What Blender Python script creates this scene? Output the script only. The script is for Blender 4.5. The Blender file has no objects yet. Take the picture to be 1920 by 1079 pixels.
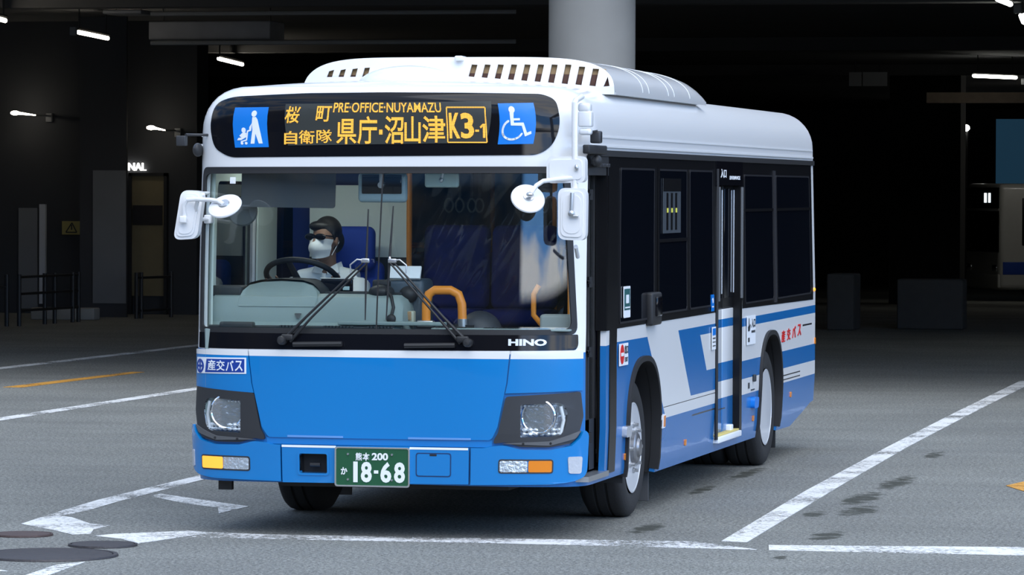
import bpy, bmesh, math, random, bisect
from mathutils import Vector, Matrix
from mathutils.geometry import tessellate_polygon
random.seed(7)
SC = bpy.context.scene
COL = SC.collection
PI = math.pi
SKY = 1.0
def math_node(nt, op, a, b=None, c=None):
    n = nt.nodes.new('ShaderNodeMath'); n.operation = op
    for i, v in enumerate((a, b, c)):
        if v is None: continue
        if isinstance(v, (int, float)): n.inputs[i].default_value = v
        else: nt.links.new(v, n.inputs[i])
    return n.outputs[0]

# ---------------------------------------------------------------- camera, sky, sun, exposure
cam = bpy.data.objects.new('camera', bpy.data.cameras.new('camera')); COL.objects.link(cam)
cam.data.sensor_width = 36; cam.data.lens = 144.055; cam.data.clip_end = 400
_f = Vector((-0.22134563, 0.97490353, -0.02385851)); _r = Vector((0.97515376, 0.22149606, 0.00382529)); _u = _r.cross(_f)
cam.matrix_world = Matrix(((_r.x, _u.x, -_f.x, 5.86144), (_r.y, _u.y, -_f.y, -22.40416), (_r.z, _u.z, -_f.z, 1.97584), (0, 0, 0, 1)))
SC.camera = cam

w = bpy.data.worlds.new('sky'); SC.world = w; w.use_nodes = True
def sky():
    nt = w.node_tree; N = nt.nodes; L = nt.links; N.clear()
    out = N.new('ShaderNodeOutputWorld'); bg = N.new('ShaderNodeBackground')
    tc = N.new('ShaderNodeTexCoord'); sp = N.new('ShaderNodeSeparateXYZ'); L.new(tc.outputs['Generated'], sp.inputs[0])
    # broken cloud over blue
    mp = N.new('ShaderNodeMapping'); mp.inputs['Scale'].default_value = (2.6, 2.6, 6.5); L.new(tc.outputs['Generated'], mp.inputs[0])
    nz = N.new('ShaderNodeTexNoise'); nz.inputs['Scale'].default_value = 1.5; nz.inputs['Detail'].default_value = 6; L.new(mp.outputs[0], nz.inputs[0])
    cr = N.new('ShaderNodeValToRGB'); cr.color_ramp.elements[0].position = .42; cr.color_ramp.elements[1].position = .60
    cr.color_ramp.elements[0].color = (.16, .40, .85, 1); cr.color_ramp.elements[1].color = (.95, .97, 1, 1); hz = N.new('ShaderNodeValToRGB'); h = hz.color_ramp.elements; h[0].position = 0; h[0].color = (.62,)*3+(1,); h[1].position = .5; h[1].color = (.5,)*3+(1,)
    for p_, v_ in ((.085, .60), (.135, .40), (.24, .36)): a = h.new(p_); a.color = (v_,)*3+(1,)
    L.new(sp.outputs['Z'], hz.inputs[0]); mr = N.new('ShaderNodeMapRange'); mr.inputs[1].default_value = .20; mr.inputs[2].default_value = .24; L.new(sp.outputs['X'], mr.inputs[0])
    nm = lambda op, a_, b_: math_node(nt, op, a_, b_)
    L.new(nm('ADD', nz.outputs[0], nm('MULTIPLY', mr.outputs[0], nm('SUBTRACT', hz.outputs[0], .5))), cr.inputs[0])
    # brightness by height: the town's skyline hides the low sky
    el = N.new('ShaderNodeValToRGB'); e = el.color_ramp.elements
    e[0].position = .0; e[0].color = (.05, .055, .06, 1); e[1].position = 1; e[1].color = (1.15, 1.15, 1.15, 1)
    a = e.new(.10); a.color = (.07, .075, .08, 1); a = e.new(.195); a.color = (.10, .105, .11, 1); a = e.new(.235); a.color = (.85, .86, .88, 1); a = e.new(.36); a.color = (.9, .9, .92, 1); a = e.new(.5); a.color = (1.05, 1.05, 1.05, 1)
    L.new(sp.outputs['Z'], el.inputs[0])
    # towards the open side of the square the sky comes down lower
    ex = N.new('ShaderNodeValToRGB'); q = ex.color_ramp.elements
    q[0].position = .0; q[0].color = (.02, .025, .02, 1); q[1].position = .45; q[1].color = (1, 1, 1, 1)
    a = q.new(.035); a.color = (.04, .05, .04, 1); a = q.new(.055); a.color = (3.2, 3.2, 3.2, 1); a = q.new(.24); a.color = (3.2, 3.2, 3.2, 1)
    L.new(sp.outputs['Z'], ex.inputs[0])
    mx = N.new('ShaderNodeMix'); mx.data_type = 'RGBA'; L.new(mr.outputs[0], mx.inputs['Factor']); L.new(el.outputs[0], mx.inputs['A']); L.new(ex.outputs[0], mx.inputs['B'])
    mu = N.new('ShaderNodeMix'); mu.data_type = 'RGBA'; mu.blend_type = 'MULTIPLY'; mu.inputs['Factor'].default_value = 1
    L.new(cr.outputs[0], mu.inputs['A']); L.new(mx.outputs['Result'], mu.inputs['B'])
    L.new(mu.outputs['Result'], bg.inputs[0]); bg.inputs[1].default_value = SKY; L.new(bg.outputs[0], out.inputs[0])

sky()
sun = bpy.data.objects.new('sun', bpy.data.lights.new('sun', 'SUN')); COL.objects.link(sun)
sun.data.energy = 2.1; sun.data.angle = math.radians(70); sun.data.color = (1, .985, .96)
sun.rotation_euler = Vector((.36, -.52, .78)).to_track_quat('Z', 'Y').to_euler()
vs = SC.view_settings; vs.view_transform = 'Standard'; vs.look = 'None'; vs.gamma = 1; vs.use_curve_mapping = False; vs.exposure = 0.45

# ---------------------------------------------------------------- materials
def srgb(r, g, b):
    f = lambda c: (c/255/12.92 if c/255 <= .04045 else ((c/255+.055)/1.055)**2.4)
    return (f(r), f(g), f(b), 1)
def mat(name, col, rough=.5, metal=0, emit=None, es=1, coat=0, trans=0, bump=None, var=0, vscale=8, spec=None, ior=None):
    m = bpy.data.materials.new(name); m.use_nodes = True; nt = m.node_tree; b = nt.nodes['Principled BSDF']
    b.inputs['Base Color'].default_value = col; b.inputs['Roughness'].default_value = rough; b.inputs['Metallic'].default_value = metal
    if coat: b.inputs['Coat Weight'].default_value = coat; b.inputs['Coat Roughness'].default_value = .04
    if trans: b.inputs['Transmission Weight'].default_value = trans
    if spec is not None: b.inputs['Specular IOR Level'].default_value = spec
    if ior: b.inputs['IOR'].default_value = ior
    if emit: b.inputs['Emission Color'].default_value = emit; b.inputs['Emission Strength'].default_value = es
    if var or bump:
        tc = nt.nodes.new('ShaderNodeTexCoord'); nz = nt.nodes.new('ShaderNodeTexNoise'); nz.inputs['Scale'].default_value = vscale; nz.inputs['Detail'].default_value = 5
        nt.links.new(tc.outputs['Object'], nz.inputs['Vector'])
        if var:
            mx = nt.nodes.new('ShaderNodeMix'); mx.data_type = 'RGBA'; nt.links.new(nz.outputs[0], mx.inputs['Factor'])
            mx.inputs['A'].default_value = tuple(c*(1-var) for c in col[:3])+(1,); mx.inputs['B'].default_value = tuple(min(1, c*(1+var)) for c in col[:3])+(1,)
            nt.links.new(mx.outputs['Result'], b.inputs['Base Color'])
        if bump:
            bp = nt.nodes.new('ShaderNodeBump'); bp.inputs['Strength'].default_value = bump; bp.inputs['Distance'].default_value = .01
            nt.links.new(nz.outputs[0], bp.inputs['Height']); nt.links.new(bp.outputs[0], b.inputs['Normal'])
    return m
def glass(name, tint, ior=1.5, boost=0.0):
    m = bpy.data.materials.new(name); m.use_nodes = True; nt = m.node_tree; N = nt.nodes; L = nt.links; N.clear()
    o = N.new('ShaderNodeOutputMaterial'); t = N.new('ShaderNodeBsdfTransparent'); t.inputs[0].default_value = tint
    g = N.new('ShaderNodeBsdfGlossy'); g.inputs['Roughness'].default_value = .008; g.inputs['Color'].default_value = (1, 1, 1, 1)
    fr = N.new('ShaderNodeFresnel'); mx = N.new('ShaderNodeMixShader')
    # a pane does not bend what passes: both of its faces reflect like the outer one
    ge = N.new('ShaderNodeNewGeometry'); L.new(math_node(nt, 'MULTIPLY_ADD', ge.outputs['Backfacing'], 1/ior-ior, ior), fr.inputs['IOR'])
    L.new(fr.outputs[0], mx.inputs[0]); L.new(t.outputs[0], mx.inputs[1]); L.new(g.outputs[0], mx.inputs[2]); L.new(mx.outputs[0], o.inputs[0])
    return m
def poly_mask(nt, Y, Z, pts):
    area = sum(pts[i][0]*pts[(i+1) % len(pts)][1]-pts[(i+1) % len(pts)][0]*pts[i][1] for i in range(len(pts)))
    if area < 0: pts = pts[::-1]
    r = None
    for i in range(len(pts)):
        (y0, z0), (y1, z1) = pts[i], pts[(i+1) % len(pts)]
        a, b = -(z1-z0), (y1-y0); c = -(a*y0+b*z0)
        v = math_node(nt, 'MULTIPLY_ADD', Y, a, c); v = math_node(nt, 'MULTIPLY_ADD', Z, b, v); v = math_node(nt, 'GREATER_THAN', v, 0.0)
        r = v if r is None else math_node(nt, 'MULTIPLY', r, v)
    return r
def livery(name, base, layers, rough=.25):
    """car paint whose painted stripes are polygons in (y, z) of the bus; layers = [(colour, [polygons])]"""
    m = mat(name, base, rough, coat=.25); nt = m.node_tree; b = nt.nodes['Principled BSDF']
    tc = nt.nodes.new('ShaderNodeTexCoord'); sp = nt.nodes.new('ShaderNodeSeparateXYZ'); nt.links.new(tc.outputs['Object'], sp.inputs[0])
    cur = None
    for colr, polys in layers:
        r = None
        for p in polys:
            k = poly_mask(nt, sp.outputs['Y'], sp.outputs['Z'], p); r = k if r is None else math_node(nt, 'MAXIMUM', r, k)
        mx = nt.nodes.new('ShaderNodeMix'); mx.data_type = 'RGBA'; nt.links.new(r, mx.inputs['Factor'])
        if cur is None: mx.inputs['A'].default_value = base
        else: nt.links.new(cur, mx.inputs['A'])
        mx.inputs['B'].default_value = colr; cur = mx.outputs['Result']
    nt.links.new(cur, b.inputs['Base Color'])
    return m
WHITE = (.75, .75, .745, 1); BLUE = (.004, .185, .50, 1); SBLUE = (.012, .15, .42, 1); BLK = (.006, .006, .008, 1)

# ---------------------------------------------------------------- mesh helpers
class MB:
    def __init__(s): s.v = []; s.f = []
    def add(s, vs, fs):
        o = len(s.v); s.v += [tuple(p) for p in vs]; s.f += [tuple(i+o for i in f) for f in fs]; return s
    def box(s, x0, x1, y0, y1, z0, z1):
        return s.add([(x0, y0, z0), (x1, y0, z0), (x1, y1, z0), (x0, y1, z0), (x0, y0, z1), (x1, y0, z1), (x1, y1, z1), (x0, y1, z1)],
                     [(0, 3, 2, 1), (4, 5, 6, 7), (0, 1, 5, 4), (1, 2, 6, 5), (2, 3, 7, 6), (3, 0, 4, 7)])
    def rbox(s, c, size, r=.02, seg=3, rot=None):
        bm = bmesh.new(); bmesh.ops.create_cube(bm, size=1)
        for v in bm.verts: v.co = Vector((v.co.x*size[0], v.co.y*size[1], v.co.z*size[2]))
        bmesh.ops.bevel(bm, geom=bm.edges[:], offset=min(r, min(size)*.49), segments=seg, profile=.5, affect='EDGES')
        M = rot if rot else Matrix.Identity(3)
        bm.verts.index_update()
        s.add([M @ v.co + Vector(c) for v in bm.verts], [[v.index for v in f.verts] for f in bm.faces]); bm.free(); return s
    def tube(s, path, r, n=10, closed=False, caps=True):
        P = [Vector(p) for p in path]; m = len(P); R = r if isinstance(r, (list, tuple)) else [r]*m
        vs = []; up = None
        for i in range(m):
            a = P[(i-1) % m] if (closed or i) else P[0]; b = P[(i+1) % m] if (closed or i < m-1) else P[-1]
            t = (b-a).normalized()
            if up is None:
                up = Vector((0, 0, 1)) if abs(t.z) < .9 else Vector((1, 0, 0))
            up = (up-t*up.dot(t)).normalized(); q = t.cross(up)
            for k in range(n):
                an = 2*PI*k/n; vs.append(P[i]+R[i]*(math.cos(an)*up+math.sin(an)*q))
        fs = []
        for i in range(m if closed else m-1):
            j = (i+1) % m
            for k in range(n):
                l = (k+1) % n; fs.append((i*n+k, i*n+l, j*n+l, j*n+k))
        if caps and not closed: fs += [tuple(range(n))[::-1], tuple((m-1)*n+k for k in range(n))]
        return s.add(vs, fs)
    def lathe(s, prof, c, axis, n=48):
        """prof = [(radius, along)]"""
        A = Vector(axis).normalized(); U = A.orthogonal().normalized(); V = A.cross(U); C = Vector(c); vs = []; fs = []
        for r, h in prof:
            for k in range(n):
                an = 2*PI*k/n; vs.append(C+A*h+r*(math.cos(an)*U+math.sin(an)*V))
        for i in range(len(prof)-1):
            for k in range(n):
                l = (k+1) % n; fs.append((i*n+k, i*n+l, (i+1)*n+l, (i+1)*n+k))
        if prof[0][0] > 1e-6: fs.append(tuple(range(n))[::-1])
        if prof[-1][0] > 1e-6: fs.append(tuple((len(prof)-1)*n+k for k in range(n)))
        return s.add(vs, fs)
    def ell(s, c, rad, n=20, m=12, rot=None):
        vs = []; fs = []; M = rot if rot else Matrix.Identity(3)
        for i in range(m+1):
            t = PI*i/m
            for k in range(n):
                a = 2*PI*k/n
                vs.append(Vector(c)+M @ Vector((rad[0]*math.sin(t)*math.cos(a), rad[1]*math.sin(t)*math.sin(a), rad[2]*math.cos(t))))
        for i in range(m):
            for k in range(n):
                l = (k+1) % n; fs.append((i*n+k, (i+1)*n+k, (i+1)*n+l, i*n+l))
        return s.add(vs, fs)
    def sheet(s, outer, holes, mp, off, th, cu=(), cv=()):
        """flat polygon (with holes) in (u, v), cut along the lines cu / cv, carried by mp(u, v, off) and given thickness th inwards"""
        loops = [list(outer)]+[list(h) for h in holes]
        for i, l in enumerate(loops):
            ar = sum(l[k][0]*l[(k+1) % len(l)][1]-l[(k+1) % len(l)][0]*l[k][1] for k in range(len(l)))
            if (ar < 0) == (i == 0): loops[i] = l[::-1]
        tri = tessellate_polygon([[Vector((a, b, 0)) for a, b in l] for l in loops])
        pts = [q for l in loops for q in l]
        bm = bmesh.new(); bv = [bm.verts.new((a, b, 0)) for a, b in pts]
        for t in tri:
            try:
                f = bm.faces.new([bv[i] for i in t])
            except ValueError: pass
        bmesh.ops.dissolve_degenerate(bm, dist=1e-6, edges=bm.edges[:])
        for f in bm.faces:
            f.normal_update()
            if f.normal.z < 0: f.normal_flip()
        for axis, cuts in ((0, cu), (1, cv)):
            lo = min(q[axis] for q in pts); hi = max(q[axis] for q in pts)
            for c in cuts:
                if lo+1e-4 < c < hi-1e-4:
                    no = Vector((1, 0, 0)) if axis == 0 else Vector((0, 1, 0))
                    bmesh.ops.bisect_plane(bm, geom=bm.verts[:]+bm.edges[:]+bm.faces[:], plane_co=no*c, plane_no=no, dist=1e-5)
        bm.verts.index_update(); n = len(bm.verts)
        uv = [(v.co.x, v.co.y) for v in bm.verts]
        vs = [mp(a, b, off) for a, b in uv]+[mp(a, b, off-th) for a, b in uv]
        fs = []
        for f in bm.faces:
            ix = [v.index for v in f.verts]; fs.append(ix); fs.append([i+n for i in ix[::-1]])
        for e in bm.edges:
            if len(e.link_faces) == 1:
                l = e.link_loops[0] if hasattr(e, 'link_loops') else None
                f = e.link_faces[0]; ix = [v.index for v in f.verts]; a, b = e.verts[0].index, e.verts[1].index
                if ix[(ix.index(a)+1) % len(ix)] != b: a, b = b, a
                fs.append((b, a, a+n, b+n))
        bm.free(); return s.add(vs, fs)
    def poly(s, pts, mp, off=0, th=.001, holes=()): return s.sheet(pts, holes, mp, off, th)
    def disc(s, c, r, mp, off=0, th=.001, n=28, r2=None):
        C = lambda R: [(c[0]+R*math.cos(2*PI*k/n), c[1]+R*math.sin(2*PI*k/n)) for k in range(n)]
        return s.sheet(C(r), [C(r2)] if r2 else [], mp, off, th)
    def stroke(s, pts, wd, mp, off=0, th=.001, rnd=False):
        for (x0, y0), (x1, y1) in zip(pts, pts[1:]):
            d = math.hypot(x1-x0, y1-y0); nx, ny = -(y1-y0)/d*wd/2, (x1-x0)/d*wd/2
            s.sheet([(x0+nx, y0+ny), (x0-nx, y0-ny), (x1-nx, y1-ny), (x1+nx, y1+ny)], [], mp, off, th)
        if rnd:
            for p in pts: s.disc(p, wd/2, mp, off, th, 14)
        return s
    def text(s, body, x0, x1, y0, y1, mp, off=0, th=.002, bold=0.0, keep=False):
        """lettering fitted to the box x0..x1, y0..y1 of the surface mp"""
        V, F = text_mesh(body, bold)
        ax = [p[0] for p in V] or [0, 1]; ay = [p[1] for p in V]; X0, X1, Y0, Y1 = min(ax), max(ax), min(ay), max(ay)
        return s.add([mp(x0+(p[0]-X0)/(X1-X0)*(x1-x0), y0+(p[1]-Y0)/(Y1-Y0)*(y1-y0), off if p[2] > 0 else off-th) for p in V], F)
    def build(s, name, m, parent=None, sharp=35, **props):
        me = bpy.data.meshes.new(name); o0 = wloc(parent)
        me.from_pydata([(a-o0[0], b-o0[1], c-o0[2]) for a, b, c in s.v], [], s.f); me.validate(clean_customdata=False); me.update()
        for p in me.polygons: p.use_smooth = True
        me.set_sharp_from_angle(angle=math.radians(sharp))
        if m: me.materials.append(m)
        o = bpy.data.objects.new(name, me); COL.objects.link(o)
        if parent: o.parent = parent
        for k, v in props.items(): o[k] = v
        return o
def wloc(p):
    l = Vector((0, 0, 0))
    while p: l = l+p.location; p = p.parent
    return l
_tx = {}
def text_mesh(body, bold=0.0):
    if (body, bold) in _tx: return _tx[(body, bold)]
    c = bpy.data.curves.new('lettering', 'FONT'); c.body = body; c.extrude = .02; c.offset = bold; c.resolution_u = 3
    o = bpy.data.objects.new('lettering', c); COL.objects.link(o); bpy.context.view_layer.update()
    me = bpy.data.meshes.new_from_object(o.evaluated_get(bpy.context.evaluated_depsgraph_get()))
    r = ([tuple(v.co) for v in me.vertices], [tuple(p.vertices) for p in me.polygons])
    bpy.data.objects.remove(o); bpy.data.curves.remove(c); bpy.data.meshes.remove(me); _tx[(body, bold)] = r
    return r
def thing(name, label, cat, loc=(0, 0, 0), rz=0, group=None):
    o = bpy.data.objects.new(name, None); COL.objects.link(o); o.empty_display_size = .2
    o.location = loc; o.rotation_euler = (0, 0, rz); o['label'] = label; o['category'] = cat
    if group: o['group'] = group
    return o
def tag(o, label, cat, group=None):
    o['label'] = label; o['category'] = cat
    if group: o['group'] = group
    return o
def rnd(pts, r, n=6):
    """round the corners of a polygon"""
    out = []; m = len(pts); R = r if isinstance(r, (list, tuple)) else [r]*m
    for i in range(m):
        p, a, b = Vector(pts[i]), Vector(pts[i-1]), Vector(pts[(i+1) % m])
        d = min(R[i], (a-p).length*.49, (b-p).length*.49)
        if d < 1e-4: out.append(tuple(p)); continue
        s0 = p+(a-p).normalized()*d; s1 = p+(b-p).normalized()*d
        for k in range(n+1):
            t = k/n; q = s0*(1-t)**2+p*2*t*(1-t)+s1*t*t; out.append(tuple(q))
    return out
def rect(a, b, c, d, r=0): return rnd([(a, c), (b, c), (b, d), (a, d)], r) if r else [(a, c), (b, c), (b, d), (a, d)]
def arange(a, b, st): return [a+i*st for i in range(int((b-a)/st)+1)]

# ================================================================ the place: bus bay floor, covered terminal behind
def struct(mb, name, m, parent=None, sharp=35): return mb.build(name, m, parent, sharp, kind='structure')
def asphalt():
    m = bpy.data.materials.new('asphalt'); m.use_nodes = True; nt = m.node_tree; N = nt.nodes; L = nt.links; b = N['Principled BSDF']
    b.inputs['Roughness'].default_value = .82; b.inputs['Specular IOR Level'].default_value = .35
    tc = N.new('ShaderNodeTexCoord'); O = tc.outputs['Object']
    def noise(sc, det=4, vec=None, rough=.6):
        n = N.new('ShaderNodeTexNoise'); n.inputs['Scale'].default_value = sc; n.inputs['Detail'].default_value = det; n.inputs['Roughness'].default_value = rough
        L.new(vec or O, n.inputs['Vector']); return n.outputs[0]
    def ramp(v, p0, c0, p1, c1):
        r = N.new('ShaderNodeValToRGB'); r.color_ramp.elements[0].position = p0; r.color_ramp.elements[1].position = p1
        r.color_ramp.elements[0].color = c0; r.color_ramp.elements[1].color = c1; L.new(v, r.inputs[0]); return r.outputs[0]
    def mix(f, a, c, mode='MIX'):
        x = N.new('ShaderNodeMix'); x.data_type = 'RGBA'; x.blend_type = mode
        if isinstance(f, float): x.inputs['Factor'].default_value = f
        else: L.new(f, x.inputs['Factor'])
        for k, v in (('A', a), ('B', c)):
            if isinstance(v, tuple): x.inputs[k].default_value = v
            else: L.new(v, x.inputs[k])
        return x.outputs['Result']
    grain = mix(.5, ramp(noise(38, 3, None, .8), .40, (.018, .019, .018, 1), .62, (.37, .375, .35, 1)), ramp(noise(85, 2, None, .8), .38, (.02, .021, .021, 1), .62, (.35, .355, .33, 1)))
    col = mix(.95, (.20, .205, .190, 1), grain)
    col = mix(1.0, col, ramp(noise(.55, 5), .3, (.82, .82, .82, 1), .7, (1.12, 1.12, 1.1, 1)), 'MULTIPLY')
    # long faint tyre streaks along and across the bay
    mp = N.new('ShaderNodeMapping'); mp.inputs['Scale'].default_value = (.25, 2.2, 1); L.new(O, mp.inputs[0])
    col = mix(1.0, col, ramp(noise(1.1, 5, mp.outputs[0]), .35, (.93, .93, .92, 1), .65, (1.05, 1.05, 1.05, 1)), 'MULTIPLY')
    # oil stains where buses wait
    sp = N.new('ShaderNodeSeparateXYZ'); L.new(O, sp.inputs[0]); ragged = noise(7, 5)
    r = None
    for x, y, a, c in ((2.27, 5.2, .14, .95), (2.24, 3.75, .16, .8), (2.36, 2.7, .16, .55), (2.14, 2.4, .1, .3), (2.44, .82, .12, .5), (2.17, 8.2, .1, .5), (1.14, 5.8, .10, .9), (1.12, 4.2, .08, .6), (2.4, -.62, .06, .15), (1.35, 1.1, .12, .5)):
        dx = math_node(nt, 'MULTIPLY', math_node(nt, 'SUBTRACT', sp.outputs['X'], x), 1/a); dy = math_node(nt, 'MULTIPLY', math_node(nt, 'SUBTRACT', sp.outputs['Y'], y), 1/c)
        d = math_node(nt, 'ADD', math_node(nt, 'MULTIPLY', dx, dx), math_node(nt, 'MULTIPLY', dy, dy))
        k = math_node(nt, 'SUBTRACT', 1.15, math_node(nt, 'MULTIPLY', d, .75)); r = k if r is None else math_node(nt, 'MAXIMUM', r, k)
    s = math_node(nt, 'MULTIPLY', r, ragged); st = N.new('ShaderNodeMapRange'); st.inputs[1].default_value = .36; st.inputs[2].default_value = .52; L.new(s, st.inputs[0])
    col = mix(math_node(nt, 'MULTIPLY', st.outputs[0], .85), col, (.028, .030, .020, 1))
    L.new(col, b.inputs['Base Color'])
    bp = N.new('ShaderNodeBump'); bp.inputs['Strength'].default_value = .5; bp.inputs['Distance'].default_value = .006; L.new(noise(120, 2), bp.inputs['Height']); L.new(bp.outputs[0], b.inputs['Normal'])
    return m
def road_paint(name, col, wear, scale=26):
    """worn paint: bare asphalt shows through where the noise is low"""
    m = mat(name, col, .7); nt = m.node_tree; N = nt.nodes; L = nt.links; b = N['Principled BSDF']; o = N['Material Output']
    tc = N.new('ShaderNodeTexCoord'); n1 = N.new('ShaderNodeTexNoise'); n1.inputs['Scale'].default_value = scale; n1.inputs['Detail'].default_value = 6; n1.inputs['Roughness'].default_value = .75
    L.new(tc.outputs['Object'], n1.inputs['Vector']); n2 = N.new('ShaderNodeTexNoise'); n2.inputs['Scale'].default_value = 1.6; n2.inputs['Detail'].default_value = 3; L.new(tc.outputs['Object'], n2.inputs['Vector'])
    v = math_node(nt, 'ADD', math_node(nt, 'MULTIPLY', n1.outputs[0], .7), math_node(nt, 'MULTIPLY', n2.outputs[0], .5))
    mr = N.new('ShaderNodeMapRange'); mr.inputs[1].default_value = wear; mr.inputs[2].default_value = wear+.09; L.new(v, mr.inputs[0])
    t = N.new('ShaderNodeBsdfTransparent'); x = N.new('ShaderNodeMixShader'); L.new(mr.outputs[0], x.inputs[0]); L.new(t.outputs[0], x.inputs[1]); L.new(b.outputs[0], x.inputs[2]); L.new(x.outputs[0], o.inputs[0])
    return m
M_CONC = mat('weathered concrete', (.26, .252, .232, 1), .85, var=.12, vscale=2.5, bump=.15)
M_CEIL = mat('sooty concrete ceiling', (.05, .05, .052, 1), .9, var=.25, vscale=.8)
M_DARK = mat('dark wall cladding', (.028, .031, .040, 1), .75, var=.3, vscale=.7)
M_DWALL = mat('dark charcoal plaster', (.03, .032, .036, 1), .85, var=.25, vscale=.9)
M_STEEL = mat('dark painted steel', (.012, .012, .013, 1), .5)
M_GREY = mat('grey render', (.16, .165, .17, 1), .85, var=.2, vscale=1.5)
M_LAMP = mat('lit tube', (.9, .9, .88, 1), .4, emit=(1, .90, .74, 1), es=15)
M_LAMPW = mat('lit cool tube', (.9, .9, .9, 1), .4, emit=(1, .99, .9, 1), es=15)

f = MB(); ys = [-26, -8, 0, 10, 20, 30, 40, 60, 85, 108]; zs = [0, 0, 0, 0, 0, 0, 0, -.36, -.86, -.95]
for (y0, z0), (y1, z1) in zip(zip(ys, zs), zip(ys[1:], zs[1:])):
    f.add([(-46, y0, z0), (26, y0, z0), (26, y1, z1), (-46, y1, z1)], [(0, 1, 2, 3)])
struct(f, 'floor', asphalt())
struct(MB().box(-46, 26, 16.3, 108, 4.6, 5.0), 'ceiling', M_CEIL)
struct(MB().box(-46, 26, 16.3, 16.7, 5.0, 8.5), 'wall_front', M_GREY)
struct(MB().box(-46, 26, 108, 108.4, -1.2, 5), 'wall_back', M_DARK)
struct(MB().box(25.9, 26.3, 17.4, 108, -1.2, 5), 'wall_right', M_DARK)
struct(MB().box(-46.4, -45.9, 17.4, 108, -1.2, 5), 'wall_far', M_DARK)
struct(MB().box(-45.9, -13.14, 39, 39.6, 0, 4.6), 'wall_left', M_DWALL)
struct(MB().lathe([(.425, 0), (.425, 4.6)], (-2.29, 17.0, 0), (0, 0, 1), 64), 'column', M_CONC)
for x, y, s in ((-5.5, 70, .8), (-9.6, 50, .6), (6, 45, .9), (-24, 60, .9)):
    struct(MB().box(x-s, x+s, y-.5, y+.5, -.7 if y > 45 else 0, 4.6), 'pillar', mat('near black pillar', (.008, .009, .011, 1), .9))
struct(MB().box(-14.55, -13.80, 37.5, 37.56, 0, 4.6), 'pillar', mat('charcoal pillar', (.035, .036, .04, 1), .8, var=.2, vscale=1.2))
struct(MB().box(-14.33, -13.80, 37.47, 37.5, .21, 2.25), 'trim_pillar', M_GREY)
struct(MB().box(-15.71, -15.61, 38.93, 39, .15, 1.72), 'trim_edge', mat('pale metal edge', (.45, .46, .48, 1), .4))
struct(MB().box(-16.06, -15.75, 38.95, 39, .07, 1.66), 'trim_panel', M_GREY)
for y in (29.5, 47, 62): struct(MB().box(-46, 26, y, y+.5, 4.38, 4.6), 'beam', M_CEIL)
struct(MB().rbox((-14.3, 36.1, .09), (1.0, .3, .18), .02), 'trim_kerb', M_CONC)

# doorway in the far wall
d = struct(MB().box(-14.18, -13.65, 38.94, 39, .29, 2.17), 'door_1', mat('ochre door leaf', (.16, .13, .07, 1), .6, var=.1))
struct(MB().box(-14.23, -14.18, 38.9, 39, 0, 2.22).box(-13.65, -13.60, 38.9, 39, 0, 2.22).box(-14.23, -13.60, 38.9, 39, 2.17, 2.22), 'door_frame', M_STEEL, d)
struct(MB().box(-14.165, -13.68, 38.92, 38.94, 1.40, 1.71), 'door_panel', mat('dark door panel', (.01, .008, .009, 1), .5), d)

# lit lettering over the doorway, partly behind the pillar
wp = lambda y: (lambda u, v, o: (u, y-o, v))
tag(MB().text('TERMINAL', -14.68, -13.96, 2.255, 2.375, wp(38.99), .05, .05, .004).build('illuminated_lettering', mat('lit white letters', (.9, .9, .9, 1), .4, emit=(1, .97, .92, 1), es=2.2)),
    'small white illuminated word above the ochre doorway, half hidden by a pillar', 'sign')
s = thing('warning_sign', 'small yellow warning sign with black triangle on the dark wall', 'sign', (-15.16, 38.9, 1.24))
MB().box(-15.315, -15.005, 38.88, 38.995, 1.245, 1.455).build('sign_board', mat('faded yellow board', (.30, .25, .08, 1), .6), s)
MB().stroke([(-15.25, 1.28), (-15.15, 1.43), (-15.07, 1.28), (-15.25, 1.28)], .018, wp(38.88), .004, .004).stroke([(-15.155, 1.40), (-15.155, 1.32)], .02, wp(38.88), .004, .004).build('warning_triangle', M_STEEL, s)

# railings on the far kerb
def railing(label, pts, h, rails):
    o = thing('railing', label, 'railing', (pts[0][0], pts[0][1], 0), 0, 'dark kerb railings')
    for x, y in pts: MB().tube([(x, y, 0), (x, y, h)], .032, 10).build('post', M_STEEL, o)
    for z in rails: MB().tube([(pts[0][0], pts[0][1], z), (pts[-1][0], pts[-1][1], z)], .02, 8).build('rail', M_STEEL, o)
railing('black three-rail metal railing below the yellow warning sign', [(-13.96, 33.1), (-13.89, 34.0), (-13.86, 34.35), (-13.79, 34.95), (-13.77, 35.15)], .74, (.70, .46, .22))
railing('black metal railing in front of the ochre doorway', [(-13.43, 36.86), (-13.40, 37.0), (-13.17, 37.77)], .70, (.62, .12))
railing('black metal railing end cut off at the left frame edge', [(-14.9, 32.2), (-14.10, 32.97)], .74, (.56, ))

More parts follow.
